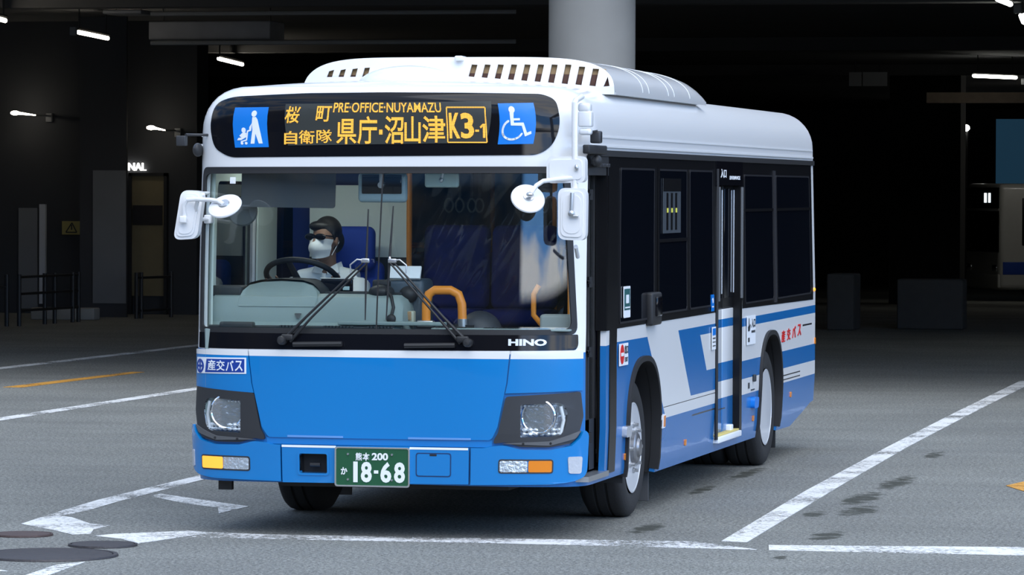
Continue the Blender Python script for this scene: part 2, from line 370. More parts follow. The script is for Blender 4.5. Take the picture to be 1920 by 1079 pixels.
# lamps
def tube_lamp(label, a, b, m=M_LAMP, r=.035, box=None):
    a, b = Vector(a), Vector(b); o = thing('tube_lamp', label, 'lamp', tuple(a), 0, 'lit tube lamps under the terminal ceiling'); d = (b-a).normalized()
    MB().tube([a, a+d*.02, b-d*.02, b], [r*.6, r, r, r*.6], 12).build('tube', m, o)
    MB().tube([a-d*.04+Vector((0, 0, .05)), b+d*.04+Vector((0, 0, .05))], .03, 8).build('housing', M_STEEL, o)
    for e in (a+d*.15, b-d*.15): MB().tube([e+Vector((0, 0, .07)), e+Vector((0, 0, 4.6-a.z))], .012, 6).build('hanger', M_STEEL, o)
    if box: MB().rbox(box, (.09, .09, .12), .01).build('junction_box', M_GREY, o)
tube_lamp('warm tube lamp cut off by the upper left frame edge', (-12.4, 27.2, 4.2), (-12.8, 29.3, 4.2), r=.03)
tube_lamp('warm tube lamp with grey box at its end, above the yellow warning sign', (-13.12, 33.18, 4.2), (-13.47, 35.6, 4.2), r=.03, box=(-13.08, 32.9, 4.2))
tube_lamp('lone warm tube lamp just off the bus roof corner above the stroller sign', (-14.57, 44.86, 4.2), (-15.1, 48.07, 4.2), r=.032)
tube_lamp('long white level tube lamp high above the parked distant bus', (-2.95, 56.3, 4.2), (-2.25, 57.6, 4.2), M_LAMPW, r=.035, box=(-2.12, 57.7, 4.12))
tube_lamp('short white tube lamp at the top frame edge, upper of the right pair', (.83, 25.0, 4.2), (.84, 26.36, 4.2), M_LAMPW, r=.03)
tube_lamp('white tube lamp cut off at the far right frame edge near the top', (.66, 29.5, 4.2), (.51, 31.3, 4.2), M_LAMPW, r=.04, box=(.62, 29.35, 4.28))
tube_lamp('added unseen white fill lamp past the right frame edge, lighting the parked distant bus', (-2.9, 75.4, 4.3), (-1.0, 76.2, 4.3), mat('added fill tube', (.9, .9, .9, 1), .4, emit=(1, .97, .88, 1), es=30), r=.05)  # extra lamp added out of view to light the distant bus
def wall_lamp(label, x0, x1, z0, z1):
    o = thing('wall_lamp', label, 'lamp', (x0, 39, z0), 0, 'wall lamps on the dark left wall')
    MB().ell((x0+.07, 38.5, z0), (.07, .08, .035)).build('lamp_head', M_LAMP, o)
    MB().tube([(x0+.1, 38.5, z0), (x1, 38.5, z1)], [.022, .008], 8).build('tube', M_LAMP, o)
    MB().tube([(x1, 38.5, z1), (x1+.03, 39, z1)], .014, 6).rbox((x1+.06, 38.97, z1-.03), (.10, .06, .14), .01).build('bracket', M_GREY, o)
wall_lamp('small wall lamp shining at the far left frame edge', -16.03, -15.62, 3.15, 3.115)
wall_lamp('small wall lamp left of the bus front corner, above the doorway lettering', -13.80, -13.50, 2.92, 2.88)
o = thing('spot_lamp', 'tiny white spot lamp on a pole above the parked distant bus', 'lamp', (-7.12, 92, -.9))
MB().ell((-7.12, 91.9, 3.75), (.10, .10, .09)).build('lamp_head', M_LAMPW, o); MB().tube([(-7.12, 92, -.9), (-7.12, 92, 3.7)], .05, 8).build('pole', M_STEEL, o)
# things hung under the ceiling
def duct(label, x0, x1, y0, y1, z0, z1):
    o = thing('air_duct', label, 'duct', ((x0+x1)/2, (y0+y1)/2, z0), 0, 'ducts under the ceiling')
    MB().rbox(((x0+x1)/2, (y0+y1)/2, (z0+z1)/2), (x1-x0, y1-y0, z1-z0), .02).build('casing', mat('dusty sheet metal', (.17, .17, .18, 1), .6, .3, var=.3, vscale=3), o)
    for x in (x0+.1, x1-.1): MB().tube([(x, (y0+y1)/2, z1-.01), (x, (y0+y1)/2, 4.6)], .01, 6).build('hanger', M_STEEL, o)
duct('wide dark air duct under the ceiling at upper left', -11.1, -9.4, 30.2, 30.9, 3.97, 4.22)
duct('pale flat air duct end under the ceiling, left of the wide dark duct', -11.75, -11.2, 30.2, 30.8, 4.32, 4.38)
for k, (z, lab) in enumerate(((4.31, 'upper thin pipe running level above the wide dark duct'), (3.92, 'lower thin pipe running level below the wide dark duct'))):
    tag(MB().tube([(-11, 30, z), (-6, 30, z)], .03, 8).build('ceiling_pipe', M_GREY), lab, 'pipe', 'pipes under the ceiling')
s = thing('hanging_sign', 'dim grey two-panel board hanging high behind the rear of the bus', 'sign', (-5.4, 60, 4.1))
MB().box(-5.87, -5.62, 59.97, 60.03, 4.1, 4.38).build('sign_board', M_GREY, s); MB().box(-5.59, -5.1, 59.97, 60.03, 4.1, 4.38).build('sign_board', M_GREY, s)
for x in (-5.75, -5.25): MB().tube([(x, 60, 4.38), (x, 60, 4.6)], .015, 6).build('hanger', M_STEEL, s)
struct(MB().box(-4.2, 4, 59.2, 59.5, 3.74, 3.95), 'beam', mat('brown beam', (.12, .09, .065, 1), .7, var=.3))
tag(MB().box(-6.3, -3.5, 92.0, 92.1, 1.5, 4.0).build('backlit_panel', mat('blue backlit panel', (.02, .05, .08, 1), .4, emit=(.06, .22, .40, 1), es=.085)), 'dim blue backlit panel behind the parked distant bus', 'sign')
def block(label, x0, x1, y0, y1, h):
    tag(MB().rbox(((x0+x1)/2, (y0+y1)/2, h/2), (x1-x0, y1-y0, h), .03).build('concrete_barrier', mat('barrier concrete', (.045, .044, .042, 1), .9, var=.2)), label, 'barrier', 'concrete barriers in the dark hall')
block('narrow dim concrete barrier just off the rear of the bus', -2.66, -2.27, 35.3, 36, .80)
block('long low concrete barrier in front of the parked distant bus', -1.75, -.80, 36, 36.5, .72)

# paint on the ground, manholes
P_WHITE = road_paint('worn white road paint', (.72, .72, .70, 1), .515); P_THIN = road_paint('faint white road paint', (.66, .66, .65, 1), .60); P_OR = road_paint('worn orange road paint', (.62, .30, .05, 1), .50)
gp = lambda u, v, o: (u, v, o)
def mark(label, pts, m=P_WHITE, z=.004): tag(MB().poly(pts, gp, z, .003).build('road_marking', m), label, 'road marking', 'painted lines on the asphalt')
mark('white bay line running back from the left corner of the bus', [(-2.46, 4.6), (-2.44, 3.29), (-2.42, 2.25), (-2.36, 1.46), (-2.31, .92), (-2.22, 1.1), (-2.21, 1.49), (-2.25, 2.11), (-2.28, 3.06), (-2.33, 4.6), (-2.33, 9), (-2.46, 9)])
mark('white triangular patch where the left bay line meets the manholes', [(-2.26, .38), (-2.33, 1.08), (-2.13, .91), (-1.87, .49), (-1.72, .4), (-1.73, .13), (-1.65, -.16), (-1.74, -.23), (-1.97, .06)])
mark('short slanting white stroke under the left front corner of the bus', [(-2.2, 2.66), (-2.2, 2.87), (-1.85, 2.51), (-1.35, 2.0), (-1.37, 1.43), (-1.51, 1.87), (-1.81, 2.15)])
mark('bright white patch at the left end of the line before the bus', [(-1.58, -.29), (-1.51, -.15), (-1.17, .16), (-1.0, .1), (-1.08, -.2), (-1.19, -.7), (-1.37, -.45)])
mark('faint white line crossing the ground before the bus front', [(-1.0, .1), (-.66, .04), (.57, .12), (1.77, .23), (2.2, -.18), (1.85, -.17), (.63, -.15), (-.58, -.23), (-1.04, -.2)], road_paint('scuffed white road paint', (.72, .72, .71, 1), .56))
mark('bold white stop line at lower right', [(2.22, .11), (3.61, .35), (5, .6), (5, .1), (3.66, -.15), (2.27, -.19)])
mark('long white bay line running into the dark right of the bus', [(1.92, .3), (1.79, 4.32), (1.70, 9.02), (1.63, 14.5), (1.58, 20.4), (1.74, 20.4), (1.78, 14.9), (1.85, 9.06), (1.94, 4.96), (2.07, .27)])
mark('white lane line across the left of the picture, nearer one', [(-6.22, 4), (-6.16, 20), (-6.0, 20), (-6.06, 4)], z=.005)
mark('thin white lane line deep in the shade at left, farther one', [(-9.66, 14), (-9.41, 34), (-9.25, 34), (-9.5, 14)])
mark('orange lane dash between the two white lines at left', [(-8.02, 16.0), (-7.86, 19.6), (-7.72, 19.6), (-7.82, 16.0)], P_OR)
mark('orange dash cut off at the right frame edge', [(3.02, 5.1), (3.13, 5.7), (3.6, 5.9), (3.3, 4.3)], P_OR)
mark('scrap of white paint at the bottom left corner of the picture', [(-1.2, -2.09), (-1.11, -1.85), (-1.05, -2.6), (-1.14, -2.9)])
mark('tiny white paint scrap at the far bottom left edge', [(-1.5, -2.34), (-1.33, -2.44), (-1.45, -2.5)])
def iron():
    m = mat('cast iron', (.055, .05, .052, 1), .55, .4, var=.25, vscale=30, bump=.5); return m
M_IRON = iron(); M_RUST = mat('rusty iron', (.075, .05, .045, 1), .65, .2, var=.3, vscale=30, bump=.5)
def manhole(label, x, y, r, m):
    o = thing('manhole_cover', label, 'manhole cover', (x, y, 0), 0, 'manhole covers in the asphalt')
    MB().lathe([(0, .012), (r*.9, .012), (r*.92, .009), (r*.92, .003)], (x, y, 0), (0, 0, 1), 40).build('cover', m, o)
    MB().lathe([(r*.93, .003), (r*.94, .012), (r, .012), (r*1.01, .002)], (x, y, 0), (0, 0, 1), 40).build('rim', m, o)
manhole('large dark round manhole cover at the bottom left edge', -1.42, -1.54, .37, M_IRON)
manhole('small manhole cover right of the large one, by the bright white patch', -1.34, -.87, .19, M_IRON)
manhole('small rusty manhole cover nearest the left frame edge', -1.99, -.35, .17, M_RUST)

# ================================================================ the bus: its skin is one unrolled sheet, s = distance round the plan from the front centre, z = height
W0=1.165; LEN=8.98
def _plan():
    pts=[]
    n=3.2
    for i in range(0,61):
        a=i/60*math.pi/2
        x=W0*math.sin(a)**(2/n); y=0.45-0.45*math.cos(a)**(2/n)
        pts.append((x,y))
    pts.append((W0,4.0)); 
    for i in range(0,13):
        a=i/12*math.pi/2
        pts.append((W0-0.18+0.18*math.cos(a),LEN-0.18+0.18*math.sin(a)))
    pts.append((0.0,LEN))
    acc=[0.0]
    for i in range(1,len(pts)): acc.append(acc[-1]+math.dist(pts[i],pts[i-1]))
    return pts,acc
PLAN,ACC=_plan(); SMAX=ACC[-1]
def plan(s):
    sg=-1 if s<0 else 1; s=min(abs(s),SMAX)
    i=min(max(bisect.bisect_right(ACC,s)-1,0),len(PLAN)-2)
    f=(s-ACC[i])/(ACC[i+1]-ACC[i])
    return sg*(PLAN[i][0]+f*(PLAN[i+1][0]-PLAN[i][0])), PLAN[i][1]+f*(PLAN[i+1][1]-PLAN[i][1])
def lerp(v,tab):
    if v<=tab[0][0]: return tab[0][1]
    for (a,b),(c,d) in zip(tab,tab[1:]):
        if v<=c:
            f=(v-a)/(c-a); return b+f*(d-b)
    return tab[-1][1]
WIN=((0.2,0.03),(0.33,0.01),(0.6,0.0),(1.2,0.0),(2.30,0.004))
YF=((0.2,0.01),(0.6,0.0),(1.05,0.0),(1.2,0.012))+tuple((1.2+.08*i,.012+.0016*i+.0511*(.08*i)**2) for i in range(1,12))+((2.3,0.078),)
def skin0(s,z):
    x,y=plan(s); wi=lerp(z,WIN); yf=lerp(z,YF); zz=z
    if z>2.30:
        a=min((z-2.30)/0.35,1)*math.pi/2; c=1-math.cos(a)
        wi+=0.24*c; yf+=0.20*c*c; zz=2.30+0.27*math.sin(a)
    k=(W0-wi)/W0
    fr=max(0.0,1-y/LEN)
    re=y/LEN
    rin=(0.05 if z<0.5 else 0)*(0.5-z)/0.3 if z<0.5 else (0.16*(z-1.2)/1.1 if z>1.2 else 0)
    if z>2.30: rin=0.16+0.25*c
    return x*k, y+yf*fr-rin*re, zz
def skin(s,z,off=0.0):
    p=skin0(s,z)
    if not off: return p
    e=0.004
    a=skin0(s+e,z); b=skin0(s-e,z); c=skin0(s,z+e); d=skin0(s,z-e)
    u=[a[i]-b[i] for i in range(3)]; v=[c[i]-d[i] for i in range(3)]
    n=(u[1]*v[2]-u[2]*v[1],u[2]*v[0]-u[0]*v[2],u[0]*v[1]-u[1]*v[0])
    l=math.sqrt(n[0]**2+n[1]**2+n[2]**2)
    return tuple(p[i]+off*n[i]/l for i in range(3))

CU = [x for x in arange(-1.75, 1.75, .05)]+[sg*x for sg in (1, -1) for x in arange(2.0, 9.4, .4)]+[SMAX-1.30+.025*i for i in range(16)]+[-(SMAX-1.30+.025*i) for i in range(16)]
CV = [.33, .5, .6, 1.05]+[1.2+.08*i for i in range(12)]+[2.3]+[2.3+.35*i/9 for i in range(1, 9)]
def sk(mb, outer, off=0, th=.03, holes=(), fine=True): return mb.sheet(outer, holes, skin, off, th, CU, CV)
def yy(s): return plan(s)[1]
def ypoly(p): return [(yy(a), b) for a, b in p]
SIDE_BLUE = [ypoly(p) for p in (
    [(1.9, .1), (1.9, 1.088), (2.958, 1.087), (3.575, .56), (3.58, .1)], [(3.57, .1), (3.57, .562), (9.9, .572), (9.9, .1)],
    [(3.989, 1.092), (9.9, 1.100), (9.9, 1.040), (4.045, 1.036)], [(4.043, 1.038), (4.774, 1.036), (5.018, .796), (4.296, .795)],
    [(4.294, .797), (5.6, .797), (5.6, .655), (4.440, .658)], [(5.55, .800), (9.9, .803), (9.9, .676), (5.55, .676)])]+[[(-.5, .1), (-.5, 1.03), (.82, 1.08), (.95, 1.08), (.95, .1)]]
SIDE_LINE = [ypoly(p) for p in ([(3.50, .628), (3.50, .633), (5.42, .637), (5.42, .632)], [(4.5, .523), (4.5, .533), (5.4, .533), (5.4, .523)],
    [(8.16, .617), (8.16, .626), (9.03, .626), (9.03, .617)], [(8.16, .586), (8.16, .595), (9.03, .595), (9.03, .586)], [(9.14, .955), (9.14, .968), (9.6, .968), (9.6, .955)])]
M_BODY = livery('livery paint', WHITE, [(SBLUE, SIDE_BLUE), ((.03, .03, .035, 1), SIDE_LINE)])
M_WHITE = mat('white paint', WHITE, .22, coat=.6)
M_BLUE = mat('blue paint', BLUE, .2, coat=.6)
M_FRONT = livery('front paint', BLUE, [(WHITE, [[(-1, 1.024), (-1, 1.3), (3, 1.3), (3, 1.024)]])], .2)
M_GLOSS = mat('gloss black', BLK, .06, spec=.3); M_BLACK = mat('matt black', (.012, .012, .013, 1), .55); M_RUB = mat('rubber', (.009, .009, .010, 1), .6)
M_BEZEL = mat('charcoal plastic', (.030, .031, .034, 1), .42)
M_CHROME = mat('chrome', (.85, .86, .88, 1), .08, 1); M_ALU = mat('brushed aluminium', (.55, .56, .57, 1), .32, .9)
M_SIDEGLASS = mat('privacy glass', (.004, .005, .008, 1), .03)
M_WIND = glass('windscreen glass', (.965, .99, .985, 1), 1.52); M_DOORGLASS = glass('door glass', (.80, .84, .84, 1)); M_LENS = glass('clear lens', (.95, .97, .98, 1), 1.35)
M_ORANGE = mat('orange rail', (.80, .27, .03, 1), .35); M_TRIMW = mat('white plastic', (.80, .80, .80, 1), .3, coat=.3)
M_AMBER = mat('amber lens', (.75, .22, .01, 1), .15, coat=.5); M_AMBERLIT = mat('lit amber lens', (.9, .40, .05, 1), .2, emit=(1, .36, .03, 1), es=.75)
M_SIGNW = mat('white sticker', (.82, .84, .86, 1), .35); M_SIGNB = mat('blue sticker', (.004, .19, .66, 1), .3); M_NAVY = mat('royal blue sticker', (.012, .05, .30, 1), .3)
M_RED = mat('red sticker', (.62, .012, .012, 1), .4); M_DARKINK = mat('dark lettering', (.03, .035, .04, 1), .5)
M_DASH = mat('grey green moulding', (.22, .285, .275, 1), .6, var=.04); M_DASHD = mat('dark dash top', (.022, .026, .028, 1), .6)

bus = thing('bus', 'blue and white city bus with amber destination display facing the camera', 'bus')
def arch(sc, r, top, n=2.5):
    pts = []
    for i in range(25):
        a = PI*(1-i/24); c, q = math.cos(a), math.sin(a)
        pts.append((sc+r*math.copysign(abs(c)**(2/n), c), .46+(top-.46)*abs(q)**(2/n)))
    return pts
AF, AR = 2.83, 7.62
def side_line(sg):
    a = [(1.20, .30), (AF-.50, .30)]+arch(AF, .50, .95)+[(AF+.50, .24), (AR-.47, .235)]+arch(AR, .47, .95)+[(AR+.47, .23), (8.75, .225), (9.62, .36), (SMAX, .42)]
    return [(s*sg, z) for s, z in a]
outl = side_line(-1)[::-1]+[(0, .31)]+side_line(1)+[(SMAX, 2.65), (-SMAX, 2.65)]
WS = rnd([(-1.150, 1.168), (1.128, 1.176), (1.062, 2.088), (-1.150, 2.080)], [.03, .05, .06, .05])
DOORH = rect(1.225, 1.70, .34, 2.13); RDOOR = rect(5.36, 6.34, .30, 2.12)
LWIN = rect(-2.33, -1.42, 1.22, 2.04, .05); LWIN2 = rect(-3.75, -2.70, 1.22, 2.04, .05)
HEADL = [(.818, .768), (1.055, .778), (1.085, .72), (1.062, .615), (1.03, .590), (.818, .582)]
holes = [WS, DOORH, RDOOR, LWIN, LWIN2, HEADL, [(-a, b) for a, b in HEADL], rect(-.452, -.288, .365, .476)]
body = sk(MB(), outl, 0, .035, holes)
# roof cap
def roofcap(mb):
    n = 24; rows = []
    S = [0.0]+arange(.1, SMAX, .1)+[SMAX]
    for s in S:
        x, y, z = skin(s, 2.65); rows.append([(x*(1-2*k/n), y, z+.035*(1-(1-2*k/n)**2)*min(1, y*2, (LEN-y)*2 if y < LEN else 0)) for k in range(n+1)])
    vs = [p for r in rows for p in r]; fs = []
    for i in range(len(rows)-1):
        for k in range(n): fs.append((i*(n+1)+k, (i+1)*(n+1)+k, (i+1)*(n+1)+k+1, i*(n+1)+k+1)[::-1])
    return mb.add(vs, [f[::-1] for f in fs])
roofcap(body)
body.build('body_shell', M_BODY, bus)
# side rails along the roof edge, gutter
rl = MB()
for sg in (1, -1):
    for z0, z1, o in ((2.276, 2.286, .006), (2.222, 2.234, .010)):
        sk(rl, [(sg*1.25, z0), (sg*(SMAX-1.3), z0), (sg*(SMAX-1.3), z1), (sg*1.25, z1)], o, .012)
rl.build('roof_rail', M_TRIMW, bus)
gt = MB()
for sg in (1, -1): sk(gt, [(sg*1.22, 2.170), (sg*(SMAX-1.25), 2.170), (sg*(SMAX-1.25), 2.205), (sg*1.22, 2.205)], .012, .014)
gt.build('gutter', M_BLACK, bus)

# ---- front
DISP = rnd([(-1.085, 2.30), (-1.05, 2.21), (-.93, 2.155), (.90, 2.172), (.98, 2.225), (1.02, 2.32), (1.05, 2.47), (.99, 2.505), (.5, 2.514), (0, 2.518), (-.5, 2.512), (-1.0, 2.488), (-1.11, 2.45)], .05)
dp = sk(MB(), DISP, .004, .006).build('destination_window', M_GLOSS, bus)
def led():
    m = bpy.data.materials.new('amber led text'); m.use_nodes = True; nt = m.node_tree; b = nt.nodes['Principled BSDF']; b.inputs['Base Color'].default_value = (.1, .05, .01, 1)
    b.inputs['Emission Color'].default_value = (1, .50, .055, 1)
    tc = nt.nodes.new('ShaderNodeTexCoord'); sp = nt.nodes.new('ShaderNodeSeparateXYZ'); nt.links.new(tc.outputs['Object'], sp.inputs[0])
    fx = math_node(nt, 'FRACT', math_node(nt, 'MULTIPLY', sp.outputs['X'], 1/.0092)); fz = math_node(nt, 'FRACT', math_node(nt, 'MULTIPLY', sp.outputs['Z'], 1/.0092))
    g = math_node(nt, 'MULTIPLY', math_node(nt, 'GREATER_THAN', fx, .22), math_node(nt, 'GREATER_THAN', fz, .22))
    nt.links.new(math_node(nt, 'MULTIPLY_ADD', g, .95, .28), b.inputs['Emission Strength'])
    return m
sk(MB(), [(-.557, 2.223), (.603, 2.240), (.66, 2.455), (-.598, 2.440)], .007, .002).build('led_board', mat('led board', (.035, .038, .034, 1), .35), dp)
M_LED = led(); P = lambda px, py: (px, py)
lt = MB()
def ledtext(body, x0, x1, y0, y1, bold):
    bold = bold if body in 'K3' else min(bold, .014) if len(body) == 1 else .012
    lt.text(body, x0, x1, y0, y1, skin, .010, .002, bold)
def dx(px): return (px-718.0)*.00324-.006          # picture column of the display -> s on the display
def dz(py, px=720): return 2.519-(py-173.5)*.003125+(px-720)*.00002
for t, a, b, c, d, w_ in (('桜', 540, 567, 229, 202, .012), ('町', 598, 626, 227, 202, .012), ('自', 541, 565, 265, 241, .012), ('衛', 568, 597, 264, 240, .008), ('隊', 601, 629, 263, 239, .008),
                      ('PRE·OFFICE·NUYAMAZU', 629, 829, 213, 196, .022), ('県', 637, 674, 265, 223, .03), ('庁', 676, 711, 265, 219, .03), ('沼', 725, 759, 265, 219, .03), ('山', 761, 790, 264, 220, .03), ('津', 793, 834, 263, 219, .028),
                      ('K', 842, 861, 256, 215, .03), ('3', 862, 885, 256, 215, .03)):
    ledtext(t, dx(a), dx(b), dz(c, a), dz(d, a), w_)
lt.poly(rect(dx(901), dx(905), dz(255, 900), dz(232, 900)), skin, .010, .002).stroke([(dx(896), dz(238, 900)), (dx(902), dz(233, 900))], .010, skin, .010, .002)
lt.poly(rect(dx(715), dx(721), dz(248), dz(240)), skin, .010, .002); lt.poly(rect(dx(887), dx(894), dz(244, 890), dz(241, 890)), skin, .010, .002)
a0, a1, b0, b1 = dx(839), dx(908), dz(263, 870), dz(206, 870)
lt.stroke([(a0, b0), (a1, b0), (a1+.003, b1), (a0, b1), (a0, b0)], .007, skin, .010, .002)
lt.build('led_text', M_LED, dp)
sl = [(-.892, 2.211), (-.675, 2.214), (-.700, 2.423), (-.926, 2.421)]
b_ = sk(MB(), sl, .007, .002).build('stroller_sign', M_SIGNB, dp)
def iconmap(q): return lambda u, v, o: skin(*[(q[0][i]*(1-u)+q[1][i]*u)*(1-v)+(q[3][i]*(1-u)+q[2][i]*u)*v for i in (0, 1)], o)
im = iconmap(sl); ic = MB()
ic.disc((.62, .84), .075, im, .009, .002).poly([(.58, .76), (.68, .76), (.73, .70), (.84, .10), (.73, .10), (.66, .38), (.60, .10), (.49, .10), (.585, .47), (.575, .62), (.50, .53), (.49, .45), (.55, .47)][:13], im, .009, .002)
ic.disc((.325, .46), .062, im, .009, .002).poly([(.28, .40), (.40, .40), (.38, .28), (.22, .20), (.10, .20), (.14, .26), (.24, .27), (.18, .32)], im, .009, .002)
ic.stroke([(.53, .46), (.44, .44), (.38, .20), (.22, .16)], .035, im, .009, .002, True).disc((.235, .115), .038, im, .009, .002).disc((.36, .115), .038, im, .009, .002)
ic.build('stroller_pictogram', M_SIGNW, dp)
sk(MB(), [(.670, 2.231), (.871, 2.235), (.905, 2.446), (.694, 2.442)], .007, .002).build('wheelchair_sign', M_SIGNB, dp)
im = iconmap([(.670, 2.231), (.871, 2.235), (.905, 2.446), (.694, 2.442)]); ic = MB()
ic.disc((.355, .835), .085, im, .009, .002).poly([(.29, .77), (.40, .76), (.385, .63), (.56, .63), (.56, .58), (.39, .58), (.395, .53), (.66, .53), (.77, .30), (.88, .34), (.90, .27), (.73, .20), (.61, .46), (.31, .47)], im, .009, .002)
ring = [(.37+.28*math.cos(math.radians(a)), .36+.235*math.sin(math.radians(a))) for a in range(118, 348, 10)]
ic.stroke(ring, .055, im, .009, .002, True).build('wheelchair_pictogram', M_SIGNW, dp)

# windscreen, its rubber and the black band below
gl = sk(MB(), WS, -.006, .006).build('windscreen', M_WIND, bus)
OUT = rnd([(-1.172, 1.150), (1.152, 1.158), (1.085, 2.108), (-1.172, 2.100)], [.03, .06, .07, .06])
INN = rnd([(-1.135, 1.182), (1.112, 1.190), (1.048, 2.070), (-1.135, 2.062)], [.03, .05, .06, .05])
sk(MB(), OUT, .004, .012, [INN]).build('windscreen_rubber', M_BLACK, gl)
sk(MB(), [(-.018, 1.18), (-.010, 1.18), (.012, 2.08), (.004, 2.08)], .001, .004).build('centre_seam', M_RUB, gl)
sk(MB(), [(-.925, 2.005), (-.888, 2.005), (-.888, 2.042), (-.925, 2.042)], .002, .003).text('6', -.915, -.899, 2.01, 2.033, skin, .004, .001).build('inspection_sticker', M_SIGNW, gl)
bb = sk(MB(), rnd([(-1.172, 1.060), (1.140, 1.072), (1.158, 1.10), (1.155, 1.160), (-1.172, 1.152)], [.01, .06, .03, .01, .01]), .004, .01).build('cowl_band', M_GLOSS, bus)
mb = MB(); mb.text('HINO', .747, .962, 1.098, 1.136, skin, .012, .008, .045); mb.build('maker_lettering', mat('silver lettering', (.80, .82, .85, 1), .3, .3), bb)
def front(name, poly, m, off=.012, th=.02, r=0, holes=(), parent=bus):
    return sk(MB(), rnd(poly, r) if r else poly, off, th, holes).build(name, m, parent)
front('hood_panel', [(-.770, 1.058), (-.745, .864), (-.687, .622), (-.655, .575), (-.640, .563), (.645, .566), (.662, .580), (.690, .640), (.738, .885), (.757, 1.068), (0, 1.063)], M_FRONT, .014)
front('front_wing', [(-1.205, 1.052), (-.778, 1.058), (-.753, .868), (-.738, .813), (-1.205, .838)], M_FRONT, .012)
front('front_wing', [(.765, 1.068), (1.19, 1.072), (1.19, .845), (.732, .830), (.745, .885)], M_FRONT, .012)
front('bumper_ledge', [(-.66, .525), (.66, .525), (.66, .566), (-.66, .563)], M_BLUE, .006)
M_SMOKE = mat('smoky reflector', (.45, .46, .47, 1), .2, .8, bump=.8, vscale=30); M_FACET = mat('faceted silver', (.80, .81, .83, 1), .22, .7, bump=1, vscale=60)
for sg in (-1, 1):
    q = lambda pts: [(sg*a, b) for a, b in pts]
    bez = rnd(q([(.736, .812), (1.165, .838), (1.185, .70), (1.150, .588), (1.10, .548), (.98, .528), (.82, .530), (.73, .556), (.668, .548), (.672, .574), (.693, .606)]), .015)
    hl = rnd(q([(.818, .768), (1.055, .778), (1.085, .72), (1.062, .615), (1.03, .590), (.818, .582)]), [.01, .06, .08, .05, .03, .01])
    hb = sk(MB(), bez, .020, .025, [hl]).build('headlamp_bezel', M_BEZEL, bus)
    sk(MB(), rnd(q([(.715, .548), (.98, .538), (1.125, .575), (1.165, .62), (1.10, .600), (.98, .562), (.84, .556)]), .01), .028, .01).build('bezel_lip', mat('grey plastic', (.10, .102, .106, 1), .4), hb)
    sc = MB()
    for a, b in ((.835, .549), (.985, .551)): sc.lathe([(0, .004), (.007, .004), (.007, 0)], skin(sg*a, b, .028), (0, -1, 0), 10)
    sc.build('bezel_screw', M_BLACK, hb)
    # headlamp: bowl, reflector, projector, lens
    lamp = sk(MB(), hl, -.045, .012).build('headlamp', mat('lamp bowl', (.66, .67, .69, 1), .25, .6, bump=.6, vscale=45), bus)
    sk(MB(), hl, .016, .004).build('lens', M_LENS, lamp)
    w_ = MB()
    n_ = len(hl)
    w_.add([skin(a, b, .018) for a, b in hl]+[skin(a, b, -.046) for a, b in hl], [(i, (i+1) % n_, n_+(i+1) % n_, n_+i) for i in range(n_)]); w_.build('lamp_wall', M_CHROME, lamp)
    c = Vector(skin(sg*.922, .700, -.01)); ax = Vector((0, -1, 0))
    MB().lathe([(.090, .012), (.085, .0), (.070, -.02), (.04, -.03), (.0, -.032)], c, ax, 40).build('reflector', M_SMOKE, lamp)
    MB().lathe([(.086, .010), (.094, .016), (.101, .012), (.101, -.02)], c, ax, 40).build('reflector_ring', M_CHROME, lamp)
    rb = MB().rbox((c.x, c.y-.0, c.z+.010), (.150, .012, .010), .003).rbox((c.x-.03*sg, c.y-.004, c.z+.035), (.010, .012, .05), .003)
    rb.build('bulb_shield', mat('dark lamp metal', (.10, .10, .105, 1), .3, .8), lamp)
    MB().rbox((c.x, c.y-.004, c.z-.042), (.07, .014, .012), .003).build('bulb_holder', M_ALU, lamp)
    sw = MB().tube([skin(sg*(1.066-.018*abs(k-3)/3), .60+.05*k/1.9, .002) for k in range(7)], .010, 8).build('light_guide', M_TRIMW, lamp)
    fc = MB()
    for k in range(7):
        for q_ in range(2): fc.ell(skin(sg*(.838+.034*k), .600+.024*q_, -.012), (.019, .016, .013), 10, 6)
    for k in range(8): fc.ell(skin(sg*(.84+.024*k), .762-.004*abs(k-3)*0, -.012), (.012, .014, .010), 8, 6)
    fc.build('reflector_facets', M_FACET, lamp)
# bumper in three pieces
bumper = front('bumper', [(-.556, .310), (.534, .318), (.534, .522), (.19, .524), (-.23, .522), (-.556, .524)], M_BLUE, .040, .04, holes=[rect(-.452, -.288, .365, .476, .012)])
for sg in (-1, 1):
    q = [(sg*a, b) for a, b in [(.545 if sg > 0 else .566, .315), (1.0, .322), (1.12, .335), (1.205, .365), (1.21, .60), (1.175, .625), (1.15, .578), (1.10, .536), (.98, .514), (.82, .517), (.73, .540), (.665, .534), (.62, .523), (.545 if sg > 0 else .566, .523)]]
    front('bumper_corner', rnd(q, [0, .02, .02, .05, .02, .02, 0, 0, 0, 0, .02, 0, .02, 0]), M_BLUE, .038, .05)
rc = MB(); HR = rect(-.452, -.288, .365, .476)
rc.sheet(HR, [], skin, -.04, .01); rc.add([skin(a, b, .038) for a, b in HR]+[skin(a, b, -.04) for a, b in HR], [(i, 4+i, 4+(i+1) % 4, (i+1) % 4) for i in range(4)])
rc.build('tow_recess', M_BLACK, bumper); MB().tube([skin(-.40, .41, .0), skin(-.34, .41, .0)], .012, 10).build('tow_pin', M_BEZEL, bumper)
sk(MB(), rect(-.452-.012, -.288+.012, .353, .488, .02), .044, .006, [rect(-.452, -.288, .365, .476, .012)]).build('recess_rim', M_BLUE, bumper)
cv = sk(MB(), rect(.238, .428, .364, .486, .014), .043, .006).build('hatch_cover', M_BLUE, bumper)
